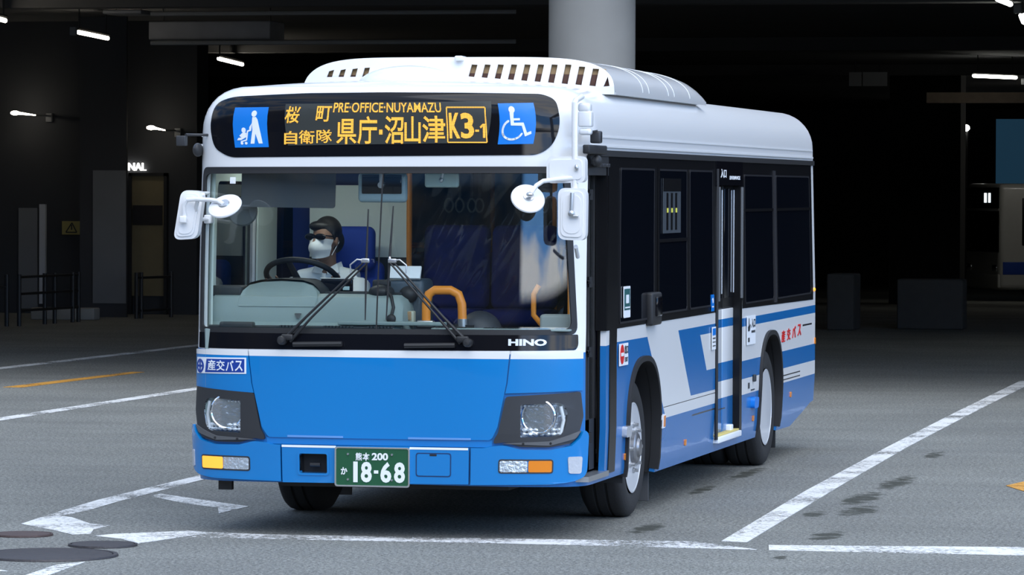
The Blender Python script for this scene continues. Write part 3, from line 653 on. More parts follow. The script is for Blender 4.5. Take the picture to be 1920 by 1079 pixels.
sk(MB(), rect(.231, .435, .357, .493, .018), .0412, .003, [rect(.237, .429, .363, .487, .014)]).build('hatch_gap', mat('dark gap', (.006, .04, .13, 1), .5), cv)
sk(MB(), rect(.312, .352, .476, .486), .045, .003).build('hatch_notch', M_BLACK, cv)
for a, b in ((-.556, -.236), (.196, .530)):
    sk(MB(), rect(a, b, .511, .5235), .042, .003).build('step_grip', M_SIGNW, bumper)
    y0 = skin((a+b)/2, .523, .03)[1]
for a, b in ((-.53, -.20), (.18, .54)):
    sk(MB(), rect(a, b, .566, .577), .0165, .003).build('grip_tape', mat('pale grip tape', (.12, .30, .62, 1), .5), bus)
# plate
pl = MB(); pm = lambda u, v, o: (u, skin(-.02, .4, .055)[1]-o, v)
pl.poly(rect(-.232, .194, .300, .514, .014), pm, 0, .012)
plate = pl.build('number_plate', mat('green plate', (.012, .085, .035, 1), .4), bus)
MB().poly(rect(-.238, .200, .294, .520, .018), pm, .004, .02, [rect(-.229, .191, .303, .511, .012)]).build('plate_frame', M_CHROME, plate)
tx = MB(); PX = lambda px: -.232+(px-634.5)/134.5*.426; PZ = lambda py: .514-(py-839)/71.5*.214
for t, a, b, c, d, w_ in (('熊', 671, 683, 863, 848, .02), ('本', 684, 697, 863, 848, .03), ('200', 701, 731, 862, 848, .035), ('か', 644, 656, 890, 876, .03)): tx.text(t, PX(a), PX(b), PZ(c), PZ(d), pm, .003, .002, w_)
tx.text('1', PX(667), PX(675), PZ(904), PZ(865), pm, .003, .002, .03).text('8', PX(681), PX(701), PZ(904), PZ(865), pm, .003, .002, .035).text('6', PX(717), PX(737), PZ(904), PZ(865), pm, .003, .002, .035).text('8', PX(742), PX(762), PZ(904), PZ(865), pm, .003, .002, .035)
tx.poly(rect(PX(705), PX(713), PZ(887), PZ(881)), pm, .003, .002); tx.build('plate_lettering', M_SIGNW, plate)
bt = MB()
for px in (657, 738):
    for py in (851, 899): bt.lathe([(0, .006), (.006, .006), (.007, 0)], pm(PX(px), PZ(py), 0), (0, -1, 0), 10)
bt.build('plate_bolt', M_ALU, plate)
# indicator and fog lamp units
def unit(s0, s1, z0, z1, split, lit, amber_first):
    out = rnd([(s0, z0), (s1, z0), (s1, z1), (s0, z1)], .018)
    u = sk(MB(), out, .041, .03, [rnd([(s0+.008, z0+.008), (s1-.008, z0+.008), (s1-.008, z1-.008), (s0+.008, z1-.008)], .012)]).build('front_lamp_unit', M_BEZEL, bus)
    A = [(s0+.008, split-.003), (split+.003, s1-.008)]
    for i, (a, b) in enumerate(A):
        amb = (i == 0) == amber_first; l = rnd([(a, z0+.008), (b, z0+.008), (b, z1-.008), (a, z1-.008)], .010)
        if amb: sk(MB(), l, .043, .01).build('indicator_lens', M_AMBERLIT if lit else M_AMBER, u)
        else:
            sk(MB(), l, .0405, .004).build('fog_reflector', M_FACET, u); sk(MB(), l, .047, .004).build('fog_lens', M_LENS, u)
unit(-1.085, -.752, .368, .452, -.925, True, True); unit(.700, 1.000, .382, .462, .862, False, False)
front('corner_marker', [(1.085, .380), (1.160, .378), (1.165, .475), (1.078, .475)], mat('frosted clear lens', (.46, .48, .52, 1), .12, coat=.6, bump=.4, vscale=50), .043, .012, .015)
front('corner_marker', [(-1.205, .380), (-1.165, .378), (-1.165, .475), (-1.205, .475)], bpy.data.materials['frosted clear lens'], .043, .012, .01)
# operator's name board, front left
nb = sk(MB(), [(-1.170, .914), (-.785, .920), (-.785, 1.012), (-1.170, 1.006)], .016, .006).build('name_board', M_SIGNW, bus)
sk(MB(), [(-1.075, .922), (-.795, .928), (-.795, 1.004), (-1.062, .999)], .0175, .003).build('name_board_field', M_NAVY, nb)
tx = MB()
for t, a, b in (('産', -1.050, -.990), ('交', -.982, -.924), ('バ', -.916, -.864), ('ス', -.855, -.805)): tx.text(t, a, b, .934, .994, skin, .0195, .003, .012)
tx.build('name_lettering', M_SIGNW, nb)
MB().disc((-1.128, .957), .040, skin, .0178, .003, r2=.026).stroke([(-1.150, .957), (-1.106, .957)], .012, skin, .0178, .003).stroke([(-1.128, .93), (-1.128, .985)], .012, skin, .0178, .003).build('name_emblem', M_NAVY, nb)

# ---- sides: window bands, doors, stickers
def band(sg, a, b, holes=(), z0=1.168, z1=2.172, z0b=None):
    return sk(MB(), [(sg*a, z0), (sg*b, z0b or z0), (sg*b, z1), (sg*a, z1)], .004, .006, [[(sg*x, z) for x, z in h] for h in holes])
M_WFRAME = mat('window frame black', (.005, .005, .006, 1), .3, spec=.3)
def pane(a, b, z0, z1, parent, line=.008, m=None, sg=1):
    o = sk(MB(), rnd([(sg*a, z0), (sg*b, z0), (sg*b, z1), (sg*a, z1)], .02), .008, .006).build('side_window', m or M_SIDEGLASS, parent)
    sk(MB(), rnd([(sg*(a-line), z0-line), (sg*(b+line), z0-line), (sg*(b+line), z1+line), (sg*(a-line), z1+line)], .022), .0095, .004, [rnd([(sg*(a+.004), z0+.004), (sg*(b-.004), z0+.004), (sg*(b-.004), z1-.004), (sg*(a+.004), z1-.004)], .02)]).build('window_sash', mat('sash grey', (.022, .022, .025, 1), .3), o)
    return o
wb = band(1, 1.78, 5.34).build('window_band', M_WFRAME, bus)
sk(MB(), [(1.79, .335), (1.985, .335), (1.985, 2.17), (1.70, 2.17), (1.70, 1.165), (1.79, 1.165)], .006, .01).build('door_post', M_WFRAME, bus)
p1 = pane(2.06, 3.12, 1.20, 2.10, wb)
p2 = pane(3.27, 4.24, 1.22, 2.10, wb)
sk(MB(), [(3.27, 1.655), (4.24, 1.655), (4.24, 1.675), (3.27, 1.675)], .014, .008).build('window_bar', M_WFRAME, p2)
sk(MB(), [(3.24, 1.20), (3.27, 1.20), (3.27, 2.12), (3.24, 2.12)], .014, .008).build('window_bar', M_WFRAME, p2)
lv = sk(MB(), [(3.38, 1.71), (3.99, 1.71), (3.99, 2.05), (3.38, 2.05)], .0145, .003).build('notice_panel', mat('blue grey notice', (.055, .065, .075, 1), .35), p2)
ls = MB(); ld = MB()
for s in (3.52, 3.67, 3.82):
    sk(ls, [(s-.03, 1.73), (s+.03, 1.73), (s+.03, 1.96), (s-.03, 1.96)], .0165, .002); sk(ld, [(s-.022, 1.838), (s+.022, 1.838), (s+.022, 1.866), (s-.022, 1.866)], .0185, .002)
sk(ls, [(3.38, 1.97), (3.99, 1.97), (3.99, 2.05), (3.38, 2.05)], .0165, .002); ls.build('dark_strip', M_WFRAME, lv); ld.build('yellow_mark', mat('yellow mark', (.75, .72, .10, 1), .4), lv)
p3 = pane(4.36, 5.20, 1.22, 2.10, wb)
wb2 = band(1, 6.40, 9.64, (), 1.165, 2.172, 1.145).build('window_band', M_WFRAME, bus)
for a, b in ((6.50, 7.72), (7.90, 9.50)):
    q = pane(a, b, 1.20, 2.08, wb2); sk(MB(), [(a, 1.83), (b, 1.83), (b, 1.85), (a, 1.85)], .014, .008).build('window_bar', M_WFRAME, q)
sk(MB(), [(7.77, 1.17), (7.84, 1.17), (7.84, 2.12), (7.77, 2.12)], .014, .01).build('window_pillar', mat('pillar grey', (.03, .03, .034, 1), .35), wb2)
# nearside (away from the camera)
lb = band(-1, 1.36, 9.5, [rect(1.42, 2.33, 1.22, 2.04), rect(2.70, 3.75, 1.22, 2.04)]).build('window_band', M_WFRAME, bus)
for a, b in ((3.9, 5.1), (5.2, 6.4), (6.5, 7.7), (7.8, 9.3)): pane(a, b, 1.22, 2.08, lb, sg=-1)
M_LGLASS = glass('offside glass', (.45, .48, .5, 1))
for a, b in ((-2.33, -1.42), (-3.75, -2.70)): sk(MB(), rect(a, b, 1.22, 2.04), -.012, .005).build('side_window', M_LGLASS, lb)
sk(MB(), [(-SMAX+.06, 1.3), (-SMAX+.95, 1.3), (-SMAX+.95, 2.1), (-SMAX+.06, 2.1)], .006, .008).build('rear_window', M_SIDEGLASS, bus)
sk(MB(), [(SMAX-.95, 1.3), (SMAX-.06, 1.3), (SMAX-.06, 2.1), (SMAX-.95, 2.1)], .006, .008).build('rear_window', M_SIDEGLASS, bus)
# stickers and small fittings on the kerb side
def sticker(name, a, b, z0, z1, m, off=.012, r=0, parent=bus): return sk(MB(), rect(a, b, z0, z1, r), off, .003).build(name, m, parent)
st = sticker('wifi_sticker', 2.13, 2.33, 1.225, 1.41, M_SIGNW, .016, .01)
sticker('sticker_field', 2.145, 2.315, 1.27, 1.395, mat('teal print', (.02, .10, .10, 1), .4), .018, 0, st); MB().poly(rect(2.19, 2.27, 1.31, 1.36), skin, .020, .002).stroke([(2.16, 1.285), (2.30, 1.285)], .008, skin, .020, .002).build('sticker_print', M_SIGNW, st)
bx = MB().rbox((1.165+.02, yy(3.05), 1.255), (.05, .30, .20), .015).build('switch_box', M_BLACK, bus); MB().rbox((1.215, yy(3.06), 1.27), (.02, .16, .12), .01).build('switch_flap', M_GLOSS, bx)
st = sticker('exit_sticker', 2.045, 2.31, .945, 1.075, M_SIGNW, .010, .006)
dsc = MB().disc((2.125, 1.012), .058, skin, .012, .002).build('no_entry_mark', M_RED, st); MB().poly(rect(2.085, 2.165, 1.002, 1.022), skin, .014, .002).build('no_entry_bar', M_SIGNW, dsc)
MB().text('出口', 2.20, 2.30, 1.012, 1.062, skin, .012, .002, .02).text('EXIT', 2.205, 2.295, .965, .992, skin, .012, .002, .02).build('sticker_lettering', M_DARKINK, st)
st = sticker('blue_sticker', 5.12, 5.22, 1.18, 1.29, M_SIGNB, .012); MB().stroke([(5.14, 1.21), (5.20, 1.21)], .008, skin, .014, .002).disc((5.17, 1.25), .018, skin, .014, .002).build('sticker_print', M_SIGNW, st)
st = sticker('notice_sticker', 5.165, 5.305, .925, 1.075, M_SIGNW, .010, .006); MB().poly(rect(5.18, 5.29, 1.02, 1.065), skin, .012, .002).build('sticker_field', M_SIGNB, st)
MB().stroke([(5.185, 1.0), (5.285, 1.0)], .008, skin, .012, .002).stroke([(5.185, .975), (5.285, .975)], .006, skin, .012, .002).stroke([(5.185, .95), (5.285, .95)], .006, skin, .012, .002).build('sticker_print', M_DARKINK, st)
st = sticker('entrance_sticker', 6.56, 6.92, .905, 1.105, M_SIGNW, .009, .006)
MB().text('入口', 6.74, 6.90, 1.02, 1.085, skin, .011, .002, .03).text('ENTRANCE', 6.74, 6.90, .985, 1.002, skin, .011, .002, .02).poly([(6.60, 1.0), (6.66, 1.0), (6.70, 1.04), (6.68, 1.05), (6.65, 1.03), (6.645, 1.09), (6.625, 1.09), (6.62, 1.04), (6.59, 1.03)], skin, .011, .002).stroke([(6.60, .94), (6.66, .94)], .03, skin, .011, .002).build('sticker_lettering', M_DARKINK, st)
tx = MB()
for t, a in (('産', 8.12), ('交', 8.37), ('バ', 8.62), ('ス', 8.88)): tx.text(t, a, a+.16, .868+.03*(a-8.12), .955+.03*(a-8.12), skin, .006, .003, .012)
tx.build('operator_lettering', M_RED, bus)
for s, z in ((4.29, .367), (6.93, .38), (8.60, .467), (2.30, .40)):
    h = sk(MB(), rect(s-.022, s+.022, z-.02, z+.02, .008), .008, .008).build('side_reflector', M_AMBER, bus)
mk = sk(MB(), rect(3.33, 3.47, .508, .592, .01), .02, .02).build('side_marker', M_SIGNW, bus); sk(MB(), rect(3.41, 3.468, .515, .585, .01), .022, .006).build('marker_lens', M_AMBER, mk)
tl = sk(MB(), rect(2.19, 2.34, .520, .585, .02), .03, .03).build('side_turn_lamp', bpy.data.materials['frosted clear lens'], bus)
fl = sk(MB(), rect(6.80, 6.98, .455, .53, .03), .03, .03).build('filler_flap', M_SIGNB, bus)
MB().poly(rect(6.66, 6.70, .60, .64), skin, .006, .004).stroke([(6.78, .585), (6.92, .585)], .008, skin, .006, .004).rbox(skin(6.87, .665, .012), (.02, .05, .05), .006).build('latch_marks', M_DARKINK, bus)
sk(MB(), rect(SMAX-1.30, SMAX-1.26, .80, .85, .01), .008, .008).build('side_reflector', M_AMBER, bus)
MB().ell(skin(SMAX-1.33, 1.22, .004), (.01, .025, .015), 10, 6).build('clearance_lamp', M_AMBERLIT, bus)
# wheel arch lips and liners
def lip(sg, sc, r, top):
    inn = arch(sc, r-.005, top-.005); out = arch(sc, r+.030, top+.028)
    pts = [(sc-r-.030, .28)]+out+[(sc+r+.030, .26), (sc+r-.005, .26)]+inn[::-1]+[(sc-r+.005, .28)]
    sk(MB(), [(sg*a, b) for a, b in pts], .02, .06).build('arch_lip', M_RUB, bus)
    l = MB(); P2 = [(yy(sc-r), .24)]+[(yy(a), b) for a, b in arch(sc, r, top)]+[(yy(sc+r), .24)]
    for x0, x1 in ((sg*1.14, sg*.70),):
        n = len(P2); l.add([(x0, y, z) for y, z in P2]+[(x1, y, z) for y, z in P2], [(i, i+1, n+i+1, n+i) if sg > 0 else (i, n+i, n+i+1, i+1) for i in range(n-1)]+[tuple(n+i for i in range(n))])
    l.build('arch_liner', M_BLACK, bus)
for sg in (1, -1): lip(sg, AF, .50, .95); lip(sg, AR, .47, .95)
def tyre_prof(R, wdt):
    rr = R*.66; return [(rr, 0), (rr+.02, .012), (R*.86, .018), (R*.95, .004), (R*.985, -.012), (R, -.035), (R, -.075), (R-.012, -.08), (R-.012, -.09), (R, -.095), (R, -wdt+.095), (R-.012, -wdt+.09), (R-.012, -wdt+.08), (R, -wdt+.075), (R, -wdt+.035), (R*.97, -wdt+.01), (R*.86, -wdt-.018), (rr, -wdt), (rr-.01, -wdt+.02), (rr-.01, -.02), (rr, 0)]
M_TYRE = mat('tyre rubber', (.016, .016, .017, 1), .75, bump=.2, vscale=60); M_RIM = mat('silver wheel paint', (.66, .67, .69, 1), .35, .25, coat=.3)
def wheel(sg, xo, y, R, kind, z=None):
    c = (sg*xo, y, z or R); ax = (sg, 0, 0); t = MB().lathe(tyre_prof(R, .24), c, ax, 64).build('wheel', M_TYRE, bus)
    rr = R*.655
    if kind == 'front':
        MB().lathe([(rr, .012), (rr-.012, .014), (rr-.022, -.01), (rr-.03, -.05), (rr-.05, -.055), (.205, -.03), (.185, -.005), (.165, .002), (.10, .004), (.10, .004)], c, ax, 64).build('rim', M_RIM, t)
        hb = MB().lathe([(.098, .0), (.096, .035), (.085, .044), (.06, .046), (.050, .060), (.02, .064), (0, .064)], c, ax, 32).build('hub', mat('hub metal', (.30, .30, .31, 1), .35, .8), t)
        hs = MB()
        for k in range(10):
            a = 2*PI*k/10+.2; q = (c[0]-sg*.046, c[1]+.222*math.cos(a), c[2]+.222*math.sin(a)); hs.ell(q, (.022, .028, .028), 14, 8)
        hs.build('rim_opening', M_BLACK, t)
        for k in range(8):
            a = 2*PI*k/8; q = (c[0]+sg*.0, c[1]+.138*math.cos(a), c[2]+.138*math.sin(a))
            MB().lathe([(.018, 0), (.018, .022), (.012, .024), (.011, .045), (0, .047)], q, ax, 6).build('lug_nut', M_ALU, t)
    else:
        MB().lathe([(rr, .010), (rr-.012, .012), (rr-.020, -.01), (rr-.035, -.10), (rr-.06, -.13), (.17, -.14), (.15, -.12), (.0, -.12)], c, ax, 64).build('rim', M_RIM, t)
        MB().lathe([(.11, -.14), (.105, -.05), (.09, -.035), (0, -.03)], c, ax, 32).build('hub', bpy.data.materials['hub metal'], t)
        for k in range(8):
            a = 2*PI*k/8; q = (c[0]-sg*.12, c[1]+.14*math.cos(a), c[2]+.14*math.sin(a))
            MB().lathe([(.018, 0), (.018, .03), (0, .034)], q, ax, 6).build('lug_nut', M_ALU, t)
        MB().lathe(tyre_prof(R, .24), (sg*(xo-.27), y, R), ax, 64).build('inner_tyre', M_TYRE, t)
for sg, xo in ((1, 1.085), (-1, 1.035)): wheel(sg, xo, 1.90, .419, 'front')
for sg in (1, -1): wheel(sg, 1.11, 6.74, .419, 'rear')
for sg in (1, -1):
    MB().rbox((sg*.95, 2.50, .20), (.26, .015, .30), .005).build('mud_flap', mat('mud flap', (.06, .06, .062, 1), .7), bus)
    MB().rbox((sg*.95, 7.32, .24), (.30, .015, .30), .005).build('mud_flap', M_BLACK, bus)
# underside
MB().box(-.68, .68, .35, 8.6, .26, .36).box(-1.1, 1.1, 2.6, 6.0, .27, .36).box(-1.1, 1.1, .25, 1.25, .33, .37).box(-1.1, 1.1, 7.4, 8.5, .36, .44).build('chassis', M_BLACK, bus)
MB().tube([(-.9, 1.9, .40), (.9, 1.9, .40)], .07, 12).ell((0, 6.74, .42), (.22, .25, .2)).tube([(-.9, 6.74, .42), (.9, 6.74, .42)], .09, 12).build('axle', M_BLACK, bus)
MB().box(-1.03, -.95, .30, .34, .235, .32).build('underrun_bracket', M_BLACK, bus)
# ---- front door, two folding leaves set back from the skin
XD = 1.10
dr = MB().box(XD-.03, XD, .262, .30, .36, 2.12).box(XD-.03, XD, .47, .515, .36, 2.12).box(XD-.03, XD, .262, .515, .36, .66).box(XD-.03, XD, .262, .515, 2.06, 2.12).build('passenger_door', M_BLACK, bus)
MB().box(XD-.018, XD-.012, .30, .47, .66, 2.06).build('door_window', M_DOORGLASS, dr)
d2 = MB().box(XD-.03, XD, .53, .572, .36, 2.12).box(XD-.03, XD, .72, .762, .36, 2.12).box(XD-.03, XD, .53, .762, .36, .66).box(XD-.03, XD, .53, .762, 2.06, 2.12).build('passenger_door', M_BLACK, bus)
MB().box(XD-.018, XD-.012, .572, .72, .66, 2.06).build('door_window', M_DOORGLASS, d2)
for d_, y in ((dr, .46), (d2, .70)):
    for z in (.56, 1.05, 1.45, 1.95): MB().tube([(XD+.012, .522, z-.03), (XD+.012, .522, z+.03)], .016, 8).rbox((XD+.006, .522, z), (.02, .07, .02), .004).build('hinge', M_BEZEL, d_)
MB().tube([(XD-.06, .66, .72), (XD-.06, .60, .76), (XD-.06, .60, 1.05), (XD-.06, .64, 1.07)], .014, 10).build('door_handle', M_ORANGE, d2)
MB().tube([(XD-.07, .36, .70), (XD-.07, .36, 1.6)], .013, 10).build('door_handle', M_ORANGE, dr)
MB().tube([(XD+.02, .80, .40), (XD+.02, .80, 2.1)], .022, 10).build('door_seal', M_RUB, bus)
MB().add([(1.02, .20, .325), (1.172, .22, .325), (1.172, .80, .325), (1.02, .80, .325), (1.02, .20, .355), (1.172, .22, .355), (1.172, .80, .355), (1.02, .80, .355)], [(0, 3, 2, 1), (4, 5, 6, 7), (0, 1, 5, 4), (1, 2, 6, 5), (2, 3, 7, 6), (3, 0, 4, 7)]).build('door_sill', M_ALU, bus)
MB().box(1.105, 1.171, .720, .742, 1.165, 2.13).build('door_jamb', M_WFRAME, bus)
hd = sk(MB(), [(1.21, 2.06), (1.80, 2.06), (1.80, 2.172), (1.21, 2.172)], .004, .05).build('door_header', M_BLACK, bus)
gr = MB()
for k in range(4): gr.rbox((1.172, .40+.11*k, 2.118), (.012, .09, .02), .003)
gr.build('header_grille', M_BEZEL, hd)
MB().rbox((1.20, .26, 2.275), (.06, .07, .07), .01).tube([(1.16, .20, 2.30), (1.22, .2, 2.31)], .006, 6).build('camera_box', M_BEZEL, bus)
MB().ell((1.19, .33, 2.14), (.03, .045, .035)).build('header_knob', M_BLACK, bus)
MB().rbox((1.185, .30, 2.205), (.04, .5, .05), .008).build('gutter_end', M_BLACK, bus)
# ---- rear door, sliding leaf with the stripes carried across
XR = 1.125; Y0, Y1 = yy(5.36), yy(6.34); YM = (Y0+Y1)/2-.02
PDOOR = livery('door paint', WHITE, [(SBLUE, [[(0, 0), (0, .575), (9, .575), (9, 0)], [(0, .69), (0, .815), (9, .815), (9, .69)], [(0, 1.052), (0, 1.108), (9, 1.108), (9, 1.052)]]), ((.03, .03, .035, 1), [[(0, .498), (0, .506), (5.0, .506), (5.0, .498)]])])
for a, b in ((Y0+.015, YM-.008), (YM+.008, Y1-.05)):
    rd = MB().rbox((XR-.02, (a+b)/2, .745), (.04, b-a, .86), .006).build('sliding_door', PDOOR, bus)
    MB().rbox((XR-.02, (a+b)/2, 1.645), (.04, b-a, .93), .006).build('door_frame', M_WFRAME, rd)
    MB().rbox((XR+.002, (a+b)/2, 1.62), (.006, b-a-.09, .74), .002).build('door_window', M_SIDEGLASS, rd)
    MB().tube([(XR+.006, b-.055, 1.28), (XR+.006, b-.055, 1.98)], .006, 8).build('window_edge', M_ALU, rd)
MB().box(XR-.01, 1.172, Y1-.075, Y1+.02, .30, 2.13).build('door_post', M_WFRAME, bus)
MB().box(XR-.04, XR-.03, Y0, Y1, .30, 2.13).build('door_backing', M_BLACK, bus)
MB().tube([(1.172, Y0-.012, .32), (1.172, Y0-.012, 2.12)], .012, 8).build('door_seal', M_RUB, bus)
MB().tube([(1.176, Y0+.02, 1.24), (1.176, Y0+.02, 2.0)], .014, 8).tube([(1.176, Y1-.05, 1.24), (1.176, Y1-.05, 2.0)], .014, 8).build('door_rail', mat('rail grey', (.09, .095, .10, 1), .3), bus)
h2 = sk(MB(), rect(5.34, 6.40, 2.01, 2.172), .012, .03).build('door_header', M_GLOSS, bus)
MB().text('入口', 5.50, 5.72, 2.06, 2.12, skin, .014, .002, .02).text('ENTRANCE', 5.86, 6.28, 2.05, 2.075, skin, .014, .002, .03).build('header_lettering', M_SIGNW, h2)
sp_ = MB().rbox((1.14, YM-.02, .315), (.10, Y1-Y0-.08, .04), .006).build('door_step', M_SIGNW, bus)
MB().rbox((1.15, YM-.02, .342), (.05, Y1-Y0-.12, .012), .003).build('step_edge', mat('yellow step edge', (.62, .50, .16, 1), .6), sp_)
MB().rbox((1.135, YM+.22, .36), (.05, .10, .05), .008).build('step_block', M_SIGNW, sp_)
# ---- roof: air conditioner with a slotted front cowl, low dome
ac = MB(); ACX0, ACX1, AY0, AY1 = -.80, 1.10, 1.15, 4.35; XC = (ACX0+ACX1)/2; HW = (ACX1-ACX0)/2
def acprof(a, t=0): return 2.56+.200*max(0, 1-abs(a)**(6-1.6*t))**(.42+.06*t)        # across the unit: flat top, rounded shoulders
def accut(y):                                                   # the tail rounds off to the roof
    t = max(0, (y-(AY1-.55))/.55); return max(0, 1-t**3)**.5
n = 64; rows = []
for t in [0, .05, .2, .4, .6, .75, .85, .9, .94, .97, .985, 1]:
    row = []
    for k in range(n+1):
        a = math.sin(PI/2*(2*k/n-1)); a = math.copysign(abs(a)**.8, a); zz_ = acprof(a); y0 = AY0-.002+.35*max(0, zz_-2.60)+.13*abs(a)**3; y = y0+(AY1-y0)*t; row.append((XC+HW*a, y, 2.56+(acprof(a, t)-2.56)*accut(y)))
    rows.append(row)
vs_ = [p for r in rows for p in r]; ac.add(vs_, [(i*(n+1)+k, i*(n+1)+k+1, (i+1)*(n+1)+k+1, (i+1)*(n+1)+k) for i in range(len(rows)-1) for k in range(n)])
ac.add([(ACX0, 1.32, 2.54), (ACX1, 1.32, 2.54), (ACX1, AY1, 2.54), (ACX0, AY1, 2.54), (ACX0, 1.32, 2.56), (ACX1, 1.32, 2.56), (ACX1, AY1, 2.56), (ACX0, AY1, 2.56)], [(0, 3, 2, 1), (4, 5, 6, 7), (0, 1, 5, 4), (1, 2, 6, 5), (2, 3, 7, 6), (3, 0, 4, 7)])
aco = ac.build('air_conditioner', M_WHITE, bus, 60)
for y in (2.15, 2.35, 3.0, 3.2, 3.75):
    MB().tube([(XC+HW*(a/20), y, acprof(a/20, (y-1.2)/3.15)*1.0-.0) for a in [20*math.sin(PI/2*k/40) for k in range(-39, 40)]]+[(ACX1-.001, y, 2.57)], .0022, 6).build('seam_rib', M_WHITE, aco)
cw = []
for k in range(41):
    a = math.sin(PI/2*(2*k/40-1)); a = math.copysign(abs(a)**.8, a); cw.append((XC+HW*a, acprof(a)))
cwl = [(ACX0, 2.54)]+cw+[(ACX1, 2.54)]
cm = lambda u, v, o: (u, AY0-.01+.35*max(0, v-2.60)+.13*abs((u-XC)/HW)**3-o, v)
slots = []
for k in range(11):
    x = .243+k*.0795; w_ = .040 if k < 10 else .03; zt = 2.716-(.012*max(0, k-7)); zb = 2.645-(.006*k); dxx = .014
    if k == 10: slots.append([(x, zb), (x+.035, zb+.004), (x+.022, zt-.035)])
    else: slots.append([(x, zb), (x+w_-.004, zb-.004), (x+w_+dxx-.004, zt-.002), (x+dxx, zt)])
for k in range(4):
    x = -.645+k*.077; slots.append([(x, 2.645), (x+.036, 2.645), (x+.046, 2.700-.004*(3-k)), (x+.012, 2.698-.006*(3-k))])
MB().sheet(cwl, slots, cm, 0, .012, arange(ACX0, ACX1, .06), [2.58, 2.62, 2.66, 2.70, 2.73]).build('cowl', M_WHITE, aco)
MB().sheet([(ACX0+.1, 2.60), (ACX1-.02, 2.57), (ACX1-.06, 2.69), (ACX1-.2, 2.725), (ACX0+.2, 2.72), (ACX0+.12, 2.68)], [], lambda u, v, o: cm(u, v, o-.03), 0, .01, arange(ACX0, ACX1, .06), [2.62, 2.66, 2.70]).build('cowl_backing', mat('tan mesh behind cowl', (.30, .20, .10, 1), .8), aco)
MB().sheet([(ACX0+.1, 2.60), (ACX1-.02, 2.57), (ACX1-.04, 2.655), (.2, 2.665), (ACX0+.15, 2.655)], [], lambda u, v, o: cm(u, v, o-.024), 0, .004, arange(ACX0, ACX1, .06), [2.62, 2.64]).build('cowl_lower_sheet', mat('dark brown sheet', (.07, .03, .02, 1), .8), aco)  # darker brown sheet behind the lower part of the slots
MB().rbox((.185, AY0+.05, 2.752), (.05, .12, .03), .01).build('cowl_clip', M_WHITE, aco)
MB().ell((-.07, .98, 2.59), (.31, .20, .115), 40, 16).build('roof_dome', M_WHITE, bus)
# ---- mirrors
def plate_(pts, y0, dep, m, name, parent, tilt=0, r=.03, rot=0):
    q = MB().sheet(rnd(pts, r), [], lambda u, v, o: (u, y0+tilt*(u-pts[0][0])-o, v), 0, dep)
    return q.build(name, m, parent)
def inset(pts, d):
    cx = sum(p[0] for p in pts)/len(pts); cy = sum(p[1] for p in pts)/len(pts)
    return [(p[0]+(d if p[0] < cx else -d), p[1]+(d if p[1] < cy else -d)) for p in pts]
def mirror(pts, y0, dep, tilt, r, parent):
    b = plate_(pts, y0, dep, M_TRIMW, 'mirror', parent, tilt, r); plate_(inset(pts, .018), y0-.008, .02, M_TRIMW, 'mirror_back', b, tilt, r*.8)
    plate_(inset(pts, .012), y0+dep+.001, .003, M_CHROME, 'mirror_glass', b, tilt, r*.8); return b
ma = MB().tube([(1.135, .16, 2.50), (1.140, -.02, 2.475), (1.150, -.10, 2.46), (1.152, -.10, 2.2), (1.154, -.09, 1.70)], .017, 12)
ma.rbox((1.155, .16, 2.44), (.07, .08, .05), .015).rbox((1.16, .16, 2.375), (.075, .08, .09), .01).rbox((1.16, .16, 2.305), (.07, .07, .04), .015).tube([(1.15, -.05, 1.66), (1.13, .10, 1.60)], .012, 8)
mas = ma.build('mirror_stay', M_TRIMW, bus)
u1 = mirror([(.992, 2.012), (1.214, 2.018), (1.214, 2.165), (.992, 2.160)], -.10, .07, -.05, .035, bus)
MB().ell((1.168, -.125, 2.10), (.012, .012, .02), 12, 8).tube([(1.168, -.115, 2.10), (1.15, -.10, 2.10)], .01, 8).build('mirror_joint', M_ALU, u1)
u2 = mirror([(1.062, 1.700), (1.222, 1.694), (1.226, 1.985), (1.062, 1.988)], -.12, .06, -.05, .045, bus)
plate_([(1.092, 1.735), (1.192, 1.732), (1.196, 1.95), (1.092, 1.95)], -.132, .016, M_TRIMW, 'mirror_boss', u2, -.05, .05)
MB().tube([(1.148, -.145, 1.96), (1.145, -.15, 1.86), (1.14, -.15, 1.845)], .012, 8).ell((1.145, -.15, 1.845), (.02, .018, .022), 12, 8).rbox((1.165, -.15, 1.83), (.04, .02, .012), .004).build('mirror_joint', M_ALU, u2)
rm = MB().lathe([(0, .018), (.05, .016), (.080, .010), (.094, .004), (.097, -.004), (.090, -.014), (.0, -.016)], (.900, -.16, 1.928), (.36, -.72, .60), 40).build('round_mirror', M_TRIMW, bus)
MB().lathe([(.0, .026), (.03, .024), (.033, .012)], (.900, -.16, 1.928), (.36, -.72, .60), 24).ell((.92, -.205, 1.95), (.022, .018, .014), 10, 6).build('mirror_joint', M_ALU, rm)
MB().tube([(1.15, -.10, 2.045), (1.06, -.13, 2.035), (.985, -.15, 2.025), (.950, -.17, 2.0), (.925, -.19, 1.958)], .013, 10).build('mirror_arm', M_TRIMW, rm)
l1 = mirror([(-1.196, 1.682), (-1.058, 1.690), (-1.022, 1.962), (-1.150, 1.968)], -.05, .06, .10, .045, bus)
plate_([(-1.165, 1.715), (-1.085, 1.72), (-1.055, 1.93), (-1.128, 1.935)], -.062, .016, M_TRIMW, 'mirror_boss', l1, .10, .035)
